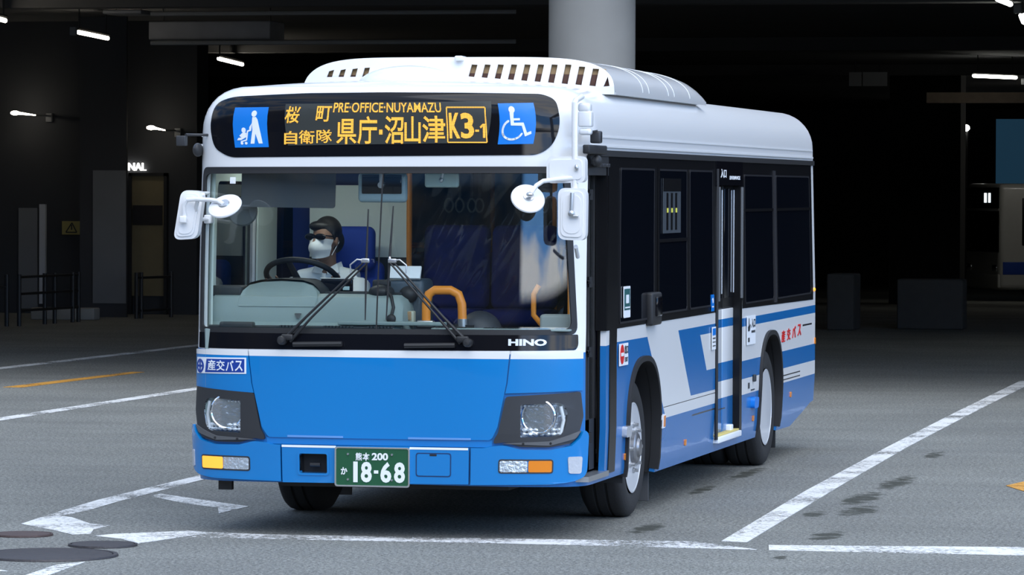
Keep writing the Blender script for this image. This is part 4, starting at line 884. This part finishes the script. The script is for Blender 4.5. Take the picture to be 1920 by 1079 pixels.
MB().tube([(-1.12, -.07, 1.80), (-1.122, -.085, 1.88), (-1.10, -.09, 1.912), (-1.04, -.10, 1.915), (-.95, -.12, 1.912), (-.90, -.14, 1.905), (-.868, -.155, 1.888)], .013, 10).tube([(-1.04, -.09, 1.905), (-1.06, -.05, 1.87), (-1.066, -.02, 1.82), (-1.06, .06, 1.80), (-1.06, .22, 1.80)], .012, 10).tube([(-1.05, -.03, 1.95), (-1.07, .22, 1.95)], .010, 8).rbox((-1.06, .20, 1.80), (.04, .08, .05), .008).rbox((-1.125, -.085, 1.80), (.04, .03, .04), .006).build('mirror_stay', M_TRIMW, bus)
lr = MB().lathe([(0, .018), (.05, .016), (.080, .010), (.096, .004), (.099, -.004), (.092, -.014), (.0, -.016)], (-.865, -.13, 1.878), (-.12, -.64, .76), 40).build('round_mirror', M_TRIMW, bus)
MB().lathe([(.0, .026), (.03, .024), (.036, .012)], (-.865, -.13, 1.878), (-.12, -.64, .76), 24).build('mirror_joint', M_ALU, lr)
MB().tube([(-1.02, .30, 2.285), (-1.16, .2, 2.285), (-1.185, .15, 2.285)], .008, 8).rbox((-1.205, .14, 2.250), (.055, .05, .058), .004).build('side_lamp_box', M_BEZEL, bus)
MB().ell((-1.158, .30, 2.20), (.028, .05, .04), 14, 10).build('side_repeater', M_BEZEL, bus)
# ---- wipers
def wiper(px, hx, bl, tx_):
    """pivot s, head s, blade (s top, z top, s bottom, z bottom)"""
    pv = skin(px, 1.112, .03); hd_ = skin(hx, 1.570, .040)
    w0 = MB().tube([pv, skin(px+(hx-px)*.30, 1.112+.30*.458, .055), hd_], [.011, .008, .005], 8).tube([skin(px+.045*(1 if hx > px else -1), 1.108, .03), skin(px+(hx-px)*.33+.02*(1 if hx > px else -1), 1.112+.30*.458, .055), skin(hx+.02*(1 if hx > px else -1), 1.565, .042)], [.010, .007, .005], 8)
    w0 = w0.build('wiper', M_BLACK, bus)
    MB().lathe([(.024, -.02), (.026, .03), (.018, .044), (0, .046)], pv, (0, -1, .1), 20).rbox(Vector(pv)+Vector((.03*(1 if hx > px else -1), -.012, .02)), (.07, .03, .035), .01).build('wiper_pivot', M_BLACK, w0)
    sa, za, sb, zb = bl
    MB().tube([skin(sa, za, .016), skin((sa+sb)/2, (za+zb)/2, .022), skin(sb, zb, .016)], [.0035, .008, .0035], 8).build('wiper_blade', M_RUB, w0)
    MB().tube([hd_, skin((hx+sa+sb)/3, 1.575, .03), skin(sa+(sb-sa)*.45, za+(zb-za)*.45, .024)], .007, 8).rbox(hd_, (.05, .02, .025), .006).build('blade_holder', M_ALU, w0)
    MB().tube([skin(hx-tx_*.01, 1.572, .045), skin(hx-tx_*.045, 1.576, .05), skin(hx-tx_*.085, 1.545, .05), skin(hx-tx_*.082, 1.50, .046)], .0045, 8).build('washer_hose', M_ALU, w0)
wiper(-.555, -.073, (-.068, 1.862, -.075, 1.235), 1)
wiper(.525, .085, (.078, 1.880, .048, 1.238), -1)
for a, b, e in ((-.492, -.205, 1), (.160, .450, -1)):
    MB().tube([skin(a, 1.092, .03), skin(b, 1.098, .03)], .014, 8).build('wiper_link_cover', M_BLACK, bus)

# ---- inside the bus, seen through the windscreen
sk(MB(), [(-3.9, .40), (-1.12, .40), (-1.12, 2.22), (-3.9, 2.22)], -.045, .012, [rect(-2.31, -1.44, 1.24, 2.02, .05), rect(-3.73, -2.72, 1.24, 2.02, .05)]).build('inner_lining', mat('pale grey lining', (.52, .60, .55, 1), .6), bus)
MB().box(-1.08, 1.06, .35, 8.5, .40, .44).build('cabin_floor', mat('cabin floor', (.05, .055, .06, 1), .7), bus)
MB().box(-1.06, 1.06, .30, 8.4, 2.20, 2.23).build('cabin_ceiling', mat('cabin ceiling', (.3, .31, .31, 1), .7), bus)
MB().rbox((-.62, .95, 2.185), (.62, .20, .03), .008).build('cab_fill_panel', mat('added cab fill light', (.9, .9, .9, 1), .4, emit=(.93, 1, .96, 1), es=6.5), bus)  # glowing panel added on the cab ceiling to brighten the driver
MB().box(-1.06, 1.06, 8.36, 8.42, .44, 2.2).build('cabin_rear_wall', M_BLACK, bus)
MB().box(-1.08, -.20, 1.02, 1.75, .44, .62).build('driver_platform', M_BLACK, bus)
# dashboard
db = MB()
prof = [(.14, 1.17), (.20, 1.178), (.27, 1.21), (.275, 1.31), (.30, 1.355), (.36, 1.372), (.62, 1.372), (.66, 1.30), (.62, .62), (.30, .60), (.14, .62)]
n = len(prof); xs = [-1.085, -1.06, -.2, .03, .068, .085]; dy = [.05, 0, 0, 0, .02, .10]; dzz = [-.03, 0, 0, -.004, -.03, -.09]
vs_ = [(x, y+d, z+(e if z > 1.19 else 0)) for x, d, e in zip(xs, dy, dzz) for y, z in prof]
db.add(vs_, [(i*n+k, i*n+(k+1) % n, (i+1)*n+(k+1) % n, (i+1)*n+k)[::-1] for i in range(len(xs)-1) for k in range(n)]+[tuple(range(n)), tuple((len(xs)-1)*n+k for k in range(n))[::-1]])
dash = db.build('dashboard', M_DASH, bus, 40)
hood = MB()
for (x, z) in ():
    pass
hx = [(-.905, 1.36), (-.895, 1.40), (-.865, 1.432), (-.80, 1.448), (-.675, 1.455), (-.55, 1.448), (-.49, 1.43), (-.452, 1.395), (-.435, 1.36)]
hood.add([(x, .29+.10*((z-1.36)/.095), z-.012) for x, z in hx]+[(x, .62, z) for x, z in hx]+[(x, .27, 1.30) for x, z in hx], [(i, i+1, 9+i+1, 9+i) for i in range(8)]+[(18+i, 18+i+1, i+1, i) for i in range(8)])
hood.build('binnacle', M_DASH, dash, 50)
MB().add([(x*1.0, .38+.10*0, z+.002) for x, z in hx]+[(x, .66, z+.004) for x, z in hx], [(i, i+1, 9+i+1, 9+i) for i in range(8)]).box(-.43, .06, .42, .66, 1.372, 1.382).build('dash_top', M_DASHD, dash, 50)
MB().tube([(-1.06, .205, 1.185), (.03, .205, 1.185)], .008, 8).build('dash_lip', M_DASHD, dash)
vt = MB()
for a, b in ((-.62, -.48), (-.36, -.16), (-.10, .07), (.30, .48), (.58, .78)):
    for k in range(int((b-a)/.02)): vt.box(a+k*.02, a+k*.02+.012, .13, .17, 1.186, 1.196)
vt.build('defroster_vent', M_DASHD, dash)
MB().sheet(rnd([(-.565, 1.262), (-.52, 1.262), (-.535, 1.232), (-.55, 1.232)], .008), [], lambda u, v, o: (u, .262-o, v), .006, .008).build('dash_badge', M_CHROME, dash)
MB().rbox((-1.0, .42, 1.385), (.20, .20, .06), .015).rbox((-.88, .17, 1.195), (.20, .06, .035), .01).build('dash_box', M_DASHD, dash)
MB().rbox((.02, .24, 1.21), (.62, .10, .02), .005).rbox((.68, .16, 1.185), (.80, .10, .012), .004).build('dash_shelf', M_DASH, dash)
mo = MB().rbox((-.405, .60, 1.415), (.19, .03, .075), .008).build('fare_monitor', M_GLOSS, dash)
MB().rbox((-.345, .582, 1.40), (.04, .006, .022), .002).build('monitor_label', mat('pale label', (.45, .62, .62, 1), .5), mo)
MB().rbox((-.405, .60, 1.455), (.195, .034, .008), .003).build('monitor_rim', M_ALU, mo)
# steering wheel
C0 = Vector((-.672, .80, 1.455)); ux = Vector((1, 0, 0)); uv = Vector((0, -.86, .51)).normalized(); R0 = .212
sw = MB().tube([C0+R0*(math.cos(2*PI*k/48)*ux+math.sin(2*PI*k/48)*uv) for k in range(48)], .017, 12, True)
swo = sw.build('steering_wheel', M_RUB, bus)
hubp = C0-uv.cross(ux)*0+Vector((0, -.02, -.05))
MB().ell(hubp, (.075, .065, .04)).tube([hubp, C0+Vector((.02, -.25, -.45))], .035, 12).build('wheel_hub', M_BLACK, swo)
sp2 = MB()
for a in (100, 345, 195): sp2.tube([hubp, C0+R0*(math.cos(math.radians(a))*ux+math.sin(math.radians(a))*uv)], [.022, .016], 8)
sp2.build('wheel_spoke', M_RUB, swo)
# driver seat
ds = MB().rbox((-.68, 1.50, .93), (.50, .50, .12), .05).rbox((-.66, 1.72, 1.24), (.48, .12, .60), .05, 4, Matrix.Rotation(-.10, 3, 'X')).build('driver_seat', mat('navy seat fabric', (.012, .045, .32, 1), .8), bus)
MB().rbox((-.585, 1.66, 1.615), (.26, .10, .27), .045, 4, Matrix.Rotation(-.06, 3, 'X')).build('headrest', bpy.data.materials['navy seat fabric'], ds)
MB().lathe([(.10, .62), (.07, .65), (.06, .86), (.16, .88)], (-.68, 1.5, 0), (0, 0, 1), 20).build('seat_base', M_BLACK, ds)
# sun visor, partition, mirrors, paper
MB().sheet(rnd([(-.875, 1.872), (-.315, 1.866), (-.315, 2.09), (-.875, 2.09)], .02), [], lambda u, v, o: (u, .22+.1*(v-1.87)-o, v), 0, .006).build('sun_visor', mat('smoked visor', (.035, .042, .048, 1), .4), bus)
pt = MB().box(-.93, -.30, 1.88, 1.91, .62, 1.56).build('driver_partition', M_DASHD, bus); MB().box(-.93, -.30, 1.885, 1.905, 1.56, 2.0).build('partition_screen', mat('frosted screen', (.74, .82, .80, 1), .5), pt)
MB().tube([(-.30, 1.89, .44), (-.30, 1.89, 2.2)], .018, 10).build('partition_post', M_ORANGE, pt)
MB().box(-1.07, -.93, 2.0, 2.03, .44, 2.0).box(-.98, -.70, 2.6, 2.64, 1.3, 2.15).build('cab_curtain', mat('navy curtain', (.012, .03, .17, 1), .9), bus)
im_ = MB().rbox((-.045, .27, 1.985), (.29, .05, .17), .035).build('monitor_mirror', mat('blue grey casing', (.26, .36, .40, 1), .3), bus)
MB().rbox((-.045, .242, 2.005), (.235, .012, .11), .03).build('mirror_glass', M_GLOSS, im_)
MB().rbox((-.042, .225, 2.04), (.022, .03, .10), .006).lathe([(.018, 0), (.018, .03), (0, .03)], (-.042, .235, 2.0), (0, -1, 0), 16).build('mirror_bracket', M_ALU, im_)
om = MB().rbox((.305, .26, 2.03), (.20, .03, .085), .04, 5).build('interior_mirror', mat('grey mirror shell', (.42, .52, .48, 1), .4), bus)
MB().tube([(.305, .245, 2.035), (.315, .24, 2.06), (.33, .22, 2.10)], .008, 8).ell((.305, .242, 2.03), (.012, .012, .016), 10, 8).build('mirror_joint', M_ALU, om)
MB().lathe([(.085, 0), (.088, .012), (.08, .02), (0, .022)], (-.90, .34, 1.845), (.2, -1, .1), 32).build('cab_mirror', mat('dim mirror back', (.05, .06, .06, 1), .3), bus)
pp = MB().rbox((.03, .50, 1.495), (.185, .02, .08), .003, 2, Matrix.Rotation(-.5, 3, 'X')).build('route_card', mat('paper', (.85, .88, .89, 1), .8), bus)
fb = MB().rbox((.02, .62, 1.20), (.24, .26, .52), .03).build('fare_box', mat('slate fare box', (.06, .085, .11, 1), .4), bus)
MB().ell((.06, .46, 1.37), (.055, .05, .05)).build('fare_dial', M_BLACK, fb)
tb = MB().rbox((.075, .40, 1.235), (.075, .06, .085), .008).build('ticket_holder', mat('cream plastic', (.42, .44, .34, 1), .5), fb); MB().rbox((.085, .366, 1.25), (.03, .008, .05), .003).build('ticket_print', mat('brown print', (.32, .20, .10, 1), .6), tb)
mi = MB().ell((-.085, .40, 1.385), (.075, .07, .045)).rbox((-.09, .42, 1.43), (.10, .06, .05), .012).tube([(-.05, .36, 1.40), (.0, .30, 1.36), (.02, .27, 1.30), (.01, .26, 1.25)], .010, 8).ell((.01, .255, 1.235), (.028, .02, .028)).build('microphone_unit', M_BLACK, bus)
hn = MB().tube([(.175, .42, 1.20), (.175, .42, 1.32), (.19, .42, 1.375), (.225, .42, 1.398), (.32, .42, 1.398), (.365, .42, 1.375), (.385, .42, 1.32), (.39, .42, 1.20)], .026, 14).build('grab_handle', M_ORANGE, bus)
MB().tube([(.39, .42, 1.19), (.39, .42, 1.235)], .029, 14).rbox((.175, .41, 1.205), (.10, .05, .04), .01).build('handle_collar', M_ALU, hn)
MB().box(.12, .46, .40, .44, .5, 1.20).build('handle_screen', M_BLACK, hn)
MB().ell((.47, .52, 1.15), (.13, .12, .13)).build('ticket_reader', mat('charcoal reader', (.03, .035, .045, 1), .5), bus)
MB().rbox((.98, .33, 1.02), (.22, .10, .50), .02).build('door_side_panel', mat('pale lower panel', (.30, .33, .32, 1), .6), bus)
MB().tube([(.86, .45, 1.19), (.80, .45, 1.26), (.80, .45, 1.38), (.83, .45, 1.43)], .016, 10).tube([(.95, .95, .44), (.95, .95, 2.2)], .018, 10).build('grab_handle', M_ORANGE, bus)
# saloon: seats, poles, hand straps
M_SEAT = mat('blue moquette', (.010, .017, .16, 1), .9, var=.3, vscale=12)
def saloon_seat(x, y):
    o = MB().rbox((x, y, .88), (.42, .42, .10), .04).build('passenger_seat', M_SEAT, bus); MB().rbox((x, y+.22, 1.22), (.42, .09, .66), .04, 3, Matrix.Rotation(-.12, 3, 'X')).build('seat_back', M_SEAT, o)
    MB().box(x-.18, x+.18, y-.12, y+.12, .44, .84).build('seat_plinth', M_BLACK, o); MB().tube([(x-.2, y+.26, 1.40), (x-.2, y+.27, 1.60), (x+.2, y+.27, 1.60), (x+.2, y+.26, 1.40)], .015, 8).build('seat_rail', M_ORANGE, o)
for x in (-.82, .82):
    for k, y in enumerate((2.9, 3.75, 4.6, 5.6)):
        if not (x > 0 and k == 3): saloon_seat(x, y)
saloon_seat(-.36, 4.6); saloon_seat(.36, 3.75)
for x in (-.05, .38): MB().rbox((x, 2.1, 1.50), (.42, .10, .52), .05, 3, Matrix.Rotation(-.1, 3, 'X')).rbox((x, 1.95, 1.2), (.42, .40, .10), .04).box(x-.15, x+.15, 1.85, 2.1, .44, 1.18).build('passenger_seat', M_SEAT, bus)
for x, y in ((-.5, 2.3), (.5, 2.4), (.5, 4.1), (-.5, 5.0)): MB().tube([(x, y, .44), (x, y, 2.2)], .016, 10).build('cabin_pole', M_ORANGE if y > 2.35 else mat('pole grey', (.12, .13, .13, 1), .35), bus)
for x in (-.32, -.25, -.17, -.12, .3, .38):
    h = MB().tube([(x+.026*math.cos(2*PI*k/20), 3.0, 1.875+.042*math.sin(2*PI*k/20)) for k in range(20)], .007, 8, True).build('hand_strap', mat('grey strap ring', (.22, .24, .23, 1), .4), bus); MB().box(x-.01, x+.01, 2.997, 3.003, 1.92, 2.2).build('strap', M_BLACK, h)
MB().tube([(-.4, 3.0, 2.12), (.45, 3.0, 2.12)], .014, 8).build('strap_rail', M_ALU, bus)

# clear plastic sheet hung behind the front step, creased on the slant
vc = MB(); nu, nv = 40, 36
fold = lambda u, v: .024*abs(math.sin(13*(u*.8-v*.55)))+.012*abs(math.sin(31*(u*.7-v*.6)+1.3))+.012*math.sin(9*v)
vc.add([(-.18+.98*i/nu+.05*math.sin(5*j/nv), 1.02+fold(i/nu, j/nv), 1.0+1.12*j/nv) for j in range(nv+1) for i in range(nu+1)], [(j*(nu+1)+i, j*(nu+1)+i+1, (j+1)*(nu+1)+i+1, (j+1)*(nu+1)+i) for j in range(nv) for i in range(nu)])
vc.build('vinyl_curtain', glass('clear vinyl', (.95, .96, .97, 1), 1.4), bus, 180)
MB().tube([(-.3, 1.02, 2.125), (.9, 1.02, 2.125)], .012, 8).build('curtain_rail', M_ALU, bus)

# ---- the driver
drv = thing('person', 'bus driver in white shirt, face mask and dark glasses behind the steering wheel', 'person', (-.69, 1.4, .62), 0)
def blob(name, mb, m, parent, vox, smooth=4, sharp=180):
    """one closed skin grown over the shapes in mb"""
    o = mb.build(name, m, parent, sharp); r = o.modifiers.new('skin', 'REMESH'); r.mode = 'VOXEL'; r.voxel_size = vox; r.use_smooth_shade = True
    s = o.modifiers.new('soft', 'SMOOTH'); s.iterations = smooth; s.factor = .5
    return o
HT = Matrix.Rotation(math.radians(-24), 3, 'Z')    # the head turns towards the picture's left
HC = Vector((-.690, 1.36, 1.665))
def hp(x, y, z): return HC+HT @ Vector((x, y, z))
M_SKIN = mat('skin', (.27, .145, .09, 1), .5)
bd = MB()
bd.ell(hp(0, .012, .03), (.076, .094, .100), 24, 16).ell(hp(0, -.018, -.045), (.060, .072, .075), 20, 14).ell(hp(0, -.045, -.092), (.032, .032, .028), 14, 10)
bd.tube([hp(0, -.088, .018), hp(0, -.105, -.025), hp(0, -.088, -.04)], [.010, .017, .012], 10)
for e in (-1, 1):
    bd.ell(hp(.078*e, .018, .0), (.012, .022, .034), 12, 8); bd.ell(hp(.032*e, -.078, .026), (.020, .012, .012), 12, 8)
bd.ell(hp(0, -.082, -.062), (.024, .012, .008), 12, 8)
bd.tube([hp(0, .02, -.05), (-.685, 1.405, 1.54), (-.685, 1.43, 1.44)], [.056, .054, .062], 18)
bd.ell((-.685, 1.45, 1.33), (.155, .10, .16), 24, 16).ell((-.685, 1.47, 1.13), (.150, .105, .17), 24, 16).ell((-.685, 1.50, 1.02), (.165, .12, .11), 24, 16).tube([(-.85, 1.43, 1.425), (-.685, 1.43, 1.455), (-.52, 1.43, 1.425)], [.055, .06, .055], 14)
hands = []
for e in (-1, 1):
    sh = Vector((-.685+.185*e, 1.43, 1.405)); el = Vector((-.685+.235*e, 1.22, 1.20)); ang = math.radians(180+10 if e < 0 else -10)
    gp_ = C0+R0*(math.cos(ang)*ux+math.sin(ang)*uv); wr = gp_+Vector((.02*e, .085, -.035))
    bd.tube([sh, sh.lerp(el, .5), el], [.056, .050, .043], 14).tube([el, el.lerp(wr, .4), wr], [.043, .040, .027], 14).ell(el, (.043, .043, .043), 12, 10)
    bd.ell(wr.lerp(gp_, .45)+Vector((0, 0, .012)), (.040, .048, .018), 16, 10)
    tdir = (-math.sin(ang)*ux+math.cos(ang)*uv)
    for k, L_ in enumerate((.92, 1.0, .95, .8)):       # four fingers curl over the rim
        o_ = tdir*(.0185*(k-1.5)); a_ = wr.lerp(gp_, .72)+o_+Vector((0, 0, .018)); b_ = gp_+o_+Vector((0, -.012, .030)); c_ = gp_+o_+Vector((0, -.032*L_, .004)); d_ = gp_+o_+Vector((0, -.018*L_, -.024))
        bd.tube([a_, b_, c_, d_], [.0088, .0085, .0080, .0068], 8)
    th_ = -1 if e < 0 else 1
    bd.tube([wr.lerp(gp_, .3)-tdir*.034*0+Vector((-.036*e, 0, .006)), gp_+Vector((-.040*e, .03, .012)), gp_+Vector((-.036*e, .004, .026))], [.012, .010, .0085], 8)
    hpj = Vector((-.685+.095*e, 1.46, 1.00)); kn = Vector((-.685+.13*e, 1.06, 1.03)); an = Vector((-.685+.13*e, .90, .70))
    bd.tube([hpj, hpj.lerp(kn, .5), kn], [.092, .082, .060], 16).ell(kn, (.060, .060, .060), 12, 10).tube([kn, kn.lerp(an, .35), an], [.058, .056, .040], 14).ell(an+Vector((0, -.06, -.03)), (.045, .12, .045), 14, 10)
blob('body', bd, M_SKIN, drv, .0065, 3)
M_SHIRT = mat('white shirt', (.84, .88, .89, 1), .8)
sh_ = MB().ell((-.685, 1.45, 1.32), (.172, .117, .165), 24, 16).ell((-.685, 1.47, 1.13), (.166, .122, .17), 24, 16).tube([(-.865, 1.43, 1.42), (-.685, 1.435, 1.455), (-.505, 1.43, 1.42)], [.068, .074, .068], 14)
for e in (-1, 1):
    sh = Vector((-.685+.190*e, 1.43, 1.400)); el = Vector((-.685+.235*e, 1.22, 1.20)); sh_.tube([sh, sh.lerp(el, .5), sh.lerp(el, .80)], [.072, .070, .066], 14)
shirt = blob('shirt', sh_, M_SHIRT, drv, .008, 4)
co = MB()
for e in (-1, 1):
    co.add([(-.685+.062*e, 1.40, 1.53), (-.685+.075*e, 1.45, 1.54), (-.685+.098*e, 1.44, 1.485), (-.685+.085*e, 1.355, 1.475), (-.685+.020*e, 1.335, 1.468), (-.685+.008*e, 1.345, 1.495), (-.685+.030*e, 1.352, 1.505)], [(0, 1, 2, 3), (0, 3, 4, 6), (6, 4, 5)] if e > 0 else [(3, 2, 1, 0), (6, 4, 3, 0), (5, 4, 6)])
co.build('collar', M_SHIRT, shirt)
MB().stroke([(-.685, 1.47), (-.685, 1.20)], .02, lambda u, v, o: (u, 1.335-.01*(1.47-v)/.27-o, v), .0, .004).build('button_placket', M_SHIRT, shirt)
tr = MB().ell((-.685, 1.50, 1.01), (.178, .13, .115), 24, 16)
for e in (-1, 1):
    hpj = Vector((-.685+.095*e, 1.46, 1.00)); kn = Vector((-.685+.13*e, 1.06, 1.03)); an = Vector((-.685+.13*e, .91, .74)); tr.tube([hpj, hpj.lerp(kn, .5), kn], [.100, .090, .070], 16).ell(kn, (.07, .07, .07), 12, 10).tube([kn, an], [.068, .055], 14)
blob('trousers', tr, mat('dark trousers', (.015, .016, .022, 1), .85), drv, .010, 4)
hr = MB().ell(hp(0, .030, .060), (.086, .100, .090), 24, 16).ell(hp(0, .060, .0), (.083, .070, .085), 20, 14).ell(hp(0, -.040, .088), (.072, .046, .034), 18, 10)
for e in (-1, 1): hr.ell(hp(.074*e, .008, .040), (.012, .030, .045), 12, 8)
blob('hair', hr, mat('black hair', (.008, .007, .007, 1), .5), drv, .006, 3)
mk_ = MB(); rowsN = 9; colsN = 13; V_ = []; CH = .012
HEADS = (((0, .012, .03), (.076, .094, .100)), ((0, -.018, -.045), (.060, .072, .075)), ((0, -.045, -.092), (.032, .032, .028)), ((0, -.06, -.05), (.045, .045, .06)))
def face_radius(ph, z):                       # how far the face reaches from the head's axis in one direction
    dx_, dy_ = math.sin(ph), -math.cos(ph); best = .03
    for c_, r_ in HEADS:
        k = 1-((z-c_[2])/r_[2])**2
        if k <= 0: continue
        a, b, c = (dx_/r_[0])**2+(dy_/r_[1])**2, -2*(dx_*c_[0]/r_[0]**2+dy_*c_[1]/r_[1]**2), (c_[0]/r_[0])**2+(c_[1]/r_[1])**2-k
        q = b*b-4*a*c
        if q > 0: best = max(best, (-b+math.sqrt(q))/(2*a))
    return best
for i in range(rowsN):
    t = i/(rowsN-1)
    for j in range(colsN):
        a = (j/(colsN-1)-.5)*2; ph = a*math.radians(78-14*t); z = .016*(1-a*a*.5)-.122*t*(1-.20*a*a)
        rr_ = max(face_radius(ph, z), .9*face_radius(ph, max(z, -.085)))+.009+.016*(1-a*a)**2*max(0, 1-abs(t-.30)*2.2)+.002*math.sin(14*t)
        V_.append(hp(rr_*math.sin(ph), -rr_*math.cos(ph), z))
F_ = [(i*colsN+j, (i+1)*colsN+j, (i+1)*colsN+j+1, i*colsN+j+1) for i in range(rowsN-1) for j in range(colsN-1)]
mk_.add(V_, F_); nn = len(V_); mk_.add([Vector(v)+HT @ Vector((0, .004, 0)) for v in V_], [f[::-1] for f in F_])
fm = mk_.build('face_mask', mat('white mask', (.88, .91, .92, 1), .85), drv)
lp = MB()
for e in (-1, 1): lp.tube([hp(.070*e, -.01, .0), hp(.083*e, .02, .02), hp(.084*e, .036, -.005), hp(.066*e, -.012, -.085)], .0022, 6)
lp.build('ear_loop', bpy.data.materials['white mask'], fm)
gs = MB()
for e in (-1, 1):
    gs.ell(hp(.038*e, -.088, .024), (.043, .012, .021), 18, 10, HT); gs.tube([hp(.072*e, -.075, .032), hp(.084*e, .02, .024)], .004, 6)
gs.tube([hp(-.01, -.104, .03), hp(.01, -.104, .03)], .005, 6); gs.build('sunglasses', M_GLOSS, drv)

# ================================================================ a second bus parked far back in the hall
b2 = thing('bus', 'dim silver bus parked deep in the hall at the right edge', 'bus', (-5.46, 81.0, -.80), 0)
RZ = math.radians(-62)     # its front looks to the picture's left and a little this way
RM = Matrix.Rotation(RZ, 3, 'Z')
def at2(x, y, z): v = RM @ Vector((x, y, z)); return (v.x-5.46, v.y+81.0, v.z-.80)
M_SILV = mat('silver bus paint', (.42, .42, .40, 1), .35, coat=.4, var=.05)
def bx2(mb, x0, x1, y0, y1, z0, z1, r=.03):
    bm = bmesh.new(); bmesh.ops.create_cube(bm, size=1)
    for v in bm.verts: v.co = Vector(((x0+x1)/2+v.co.x*(x1-x0), (y0+y1)/2+v.co.y*(y1-y0), (z0+z1)/2+v.co.z*(z1-z0)))
    bmesh.ops.bevel(bm, geom=bm.edges[:], offset=min(r, (x1-x0)*.45, (y1-y0)*.45, (z1-z0)*.45), segments=3, profile=.5, affect='EDGES'); bm.verts.index_update()
    mb.add([at2(*v.co) for v in bm.verts], [[v.index for v in f.verts] for f in bm.faces]); bm.free(); return mb
bx2(MB(), -1.15, 1.15, 0, 9, .32, 2.98, .14).build('body_shell', M_SILV, b2)
bx2(bx2(MB(), -1.08, 1.08, -.012, .05, 2.35, 2.88, .05), -1.08, 1.08, -.012, .05, 1.25, 2.30, .05).build('windscreen', M_GLOSS, b2)
bx2(MB(), 1.10, 1.162, .60, 8.6, 1.42, 2.62, .03).build('window_band', M_WFRAME, b2)
for k in range(6): bx2(MB(), 1.12, 1.17, .75+1.3*k, 1.9+1.3*k, 1.48, 2.56, .03).build('side_window', M_SIDEGLASS, b2)
bx2(MB(), 1.10, 1.160, .1, 8.9, .70, 1.02, .01).build('livery_stripe', M_NAVY, b2); bx2(MB(), -1.1, 1.1, -.02, .1, .36, .72, .04).build('bumper', M_SILV, b2)
for e in (-1, 1):
    bx2(MB(), e*.85-.14, e*.85+.14, -.025, .02, .78, .95, .03).build('headlamp', M_CHROME, b2)
    for y in (1.9, 6.3): MB().lathe(tyre_prof(.45, .25), at2(e*1.13, y, .45), RM @ Vector((e, 0, 0)), 40).build('wheel', M_TYRE, b2)
dd = bx2(MB(), -.62, .62, -.02, .0, 2.48, 2.78, .01).build('destination_display', mat('lit white display', (.05, .05, .05, 1), .4), b2)
lt2 = MB(); m2 = lambda u, v, o: at2(u, -.024-o, v)
bx2(bx2(lt2, .18, .34, -.03, -.02, 2.50, 2.74, .005), .46, .60, -.03, -.02, 2.50, 2.74, .005).build('display_text', mat('lit display text', (.9, .9, .9, 1), .4, emit=(.8, .95, 1, 1), es=1.6), dd)
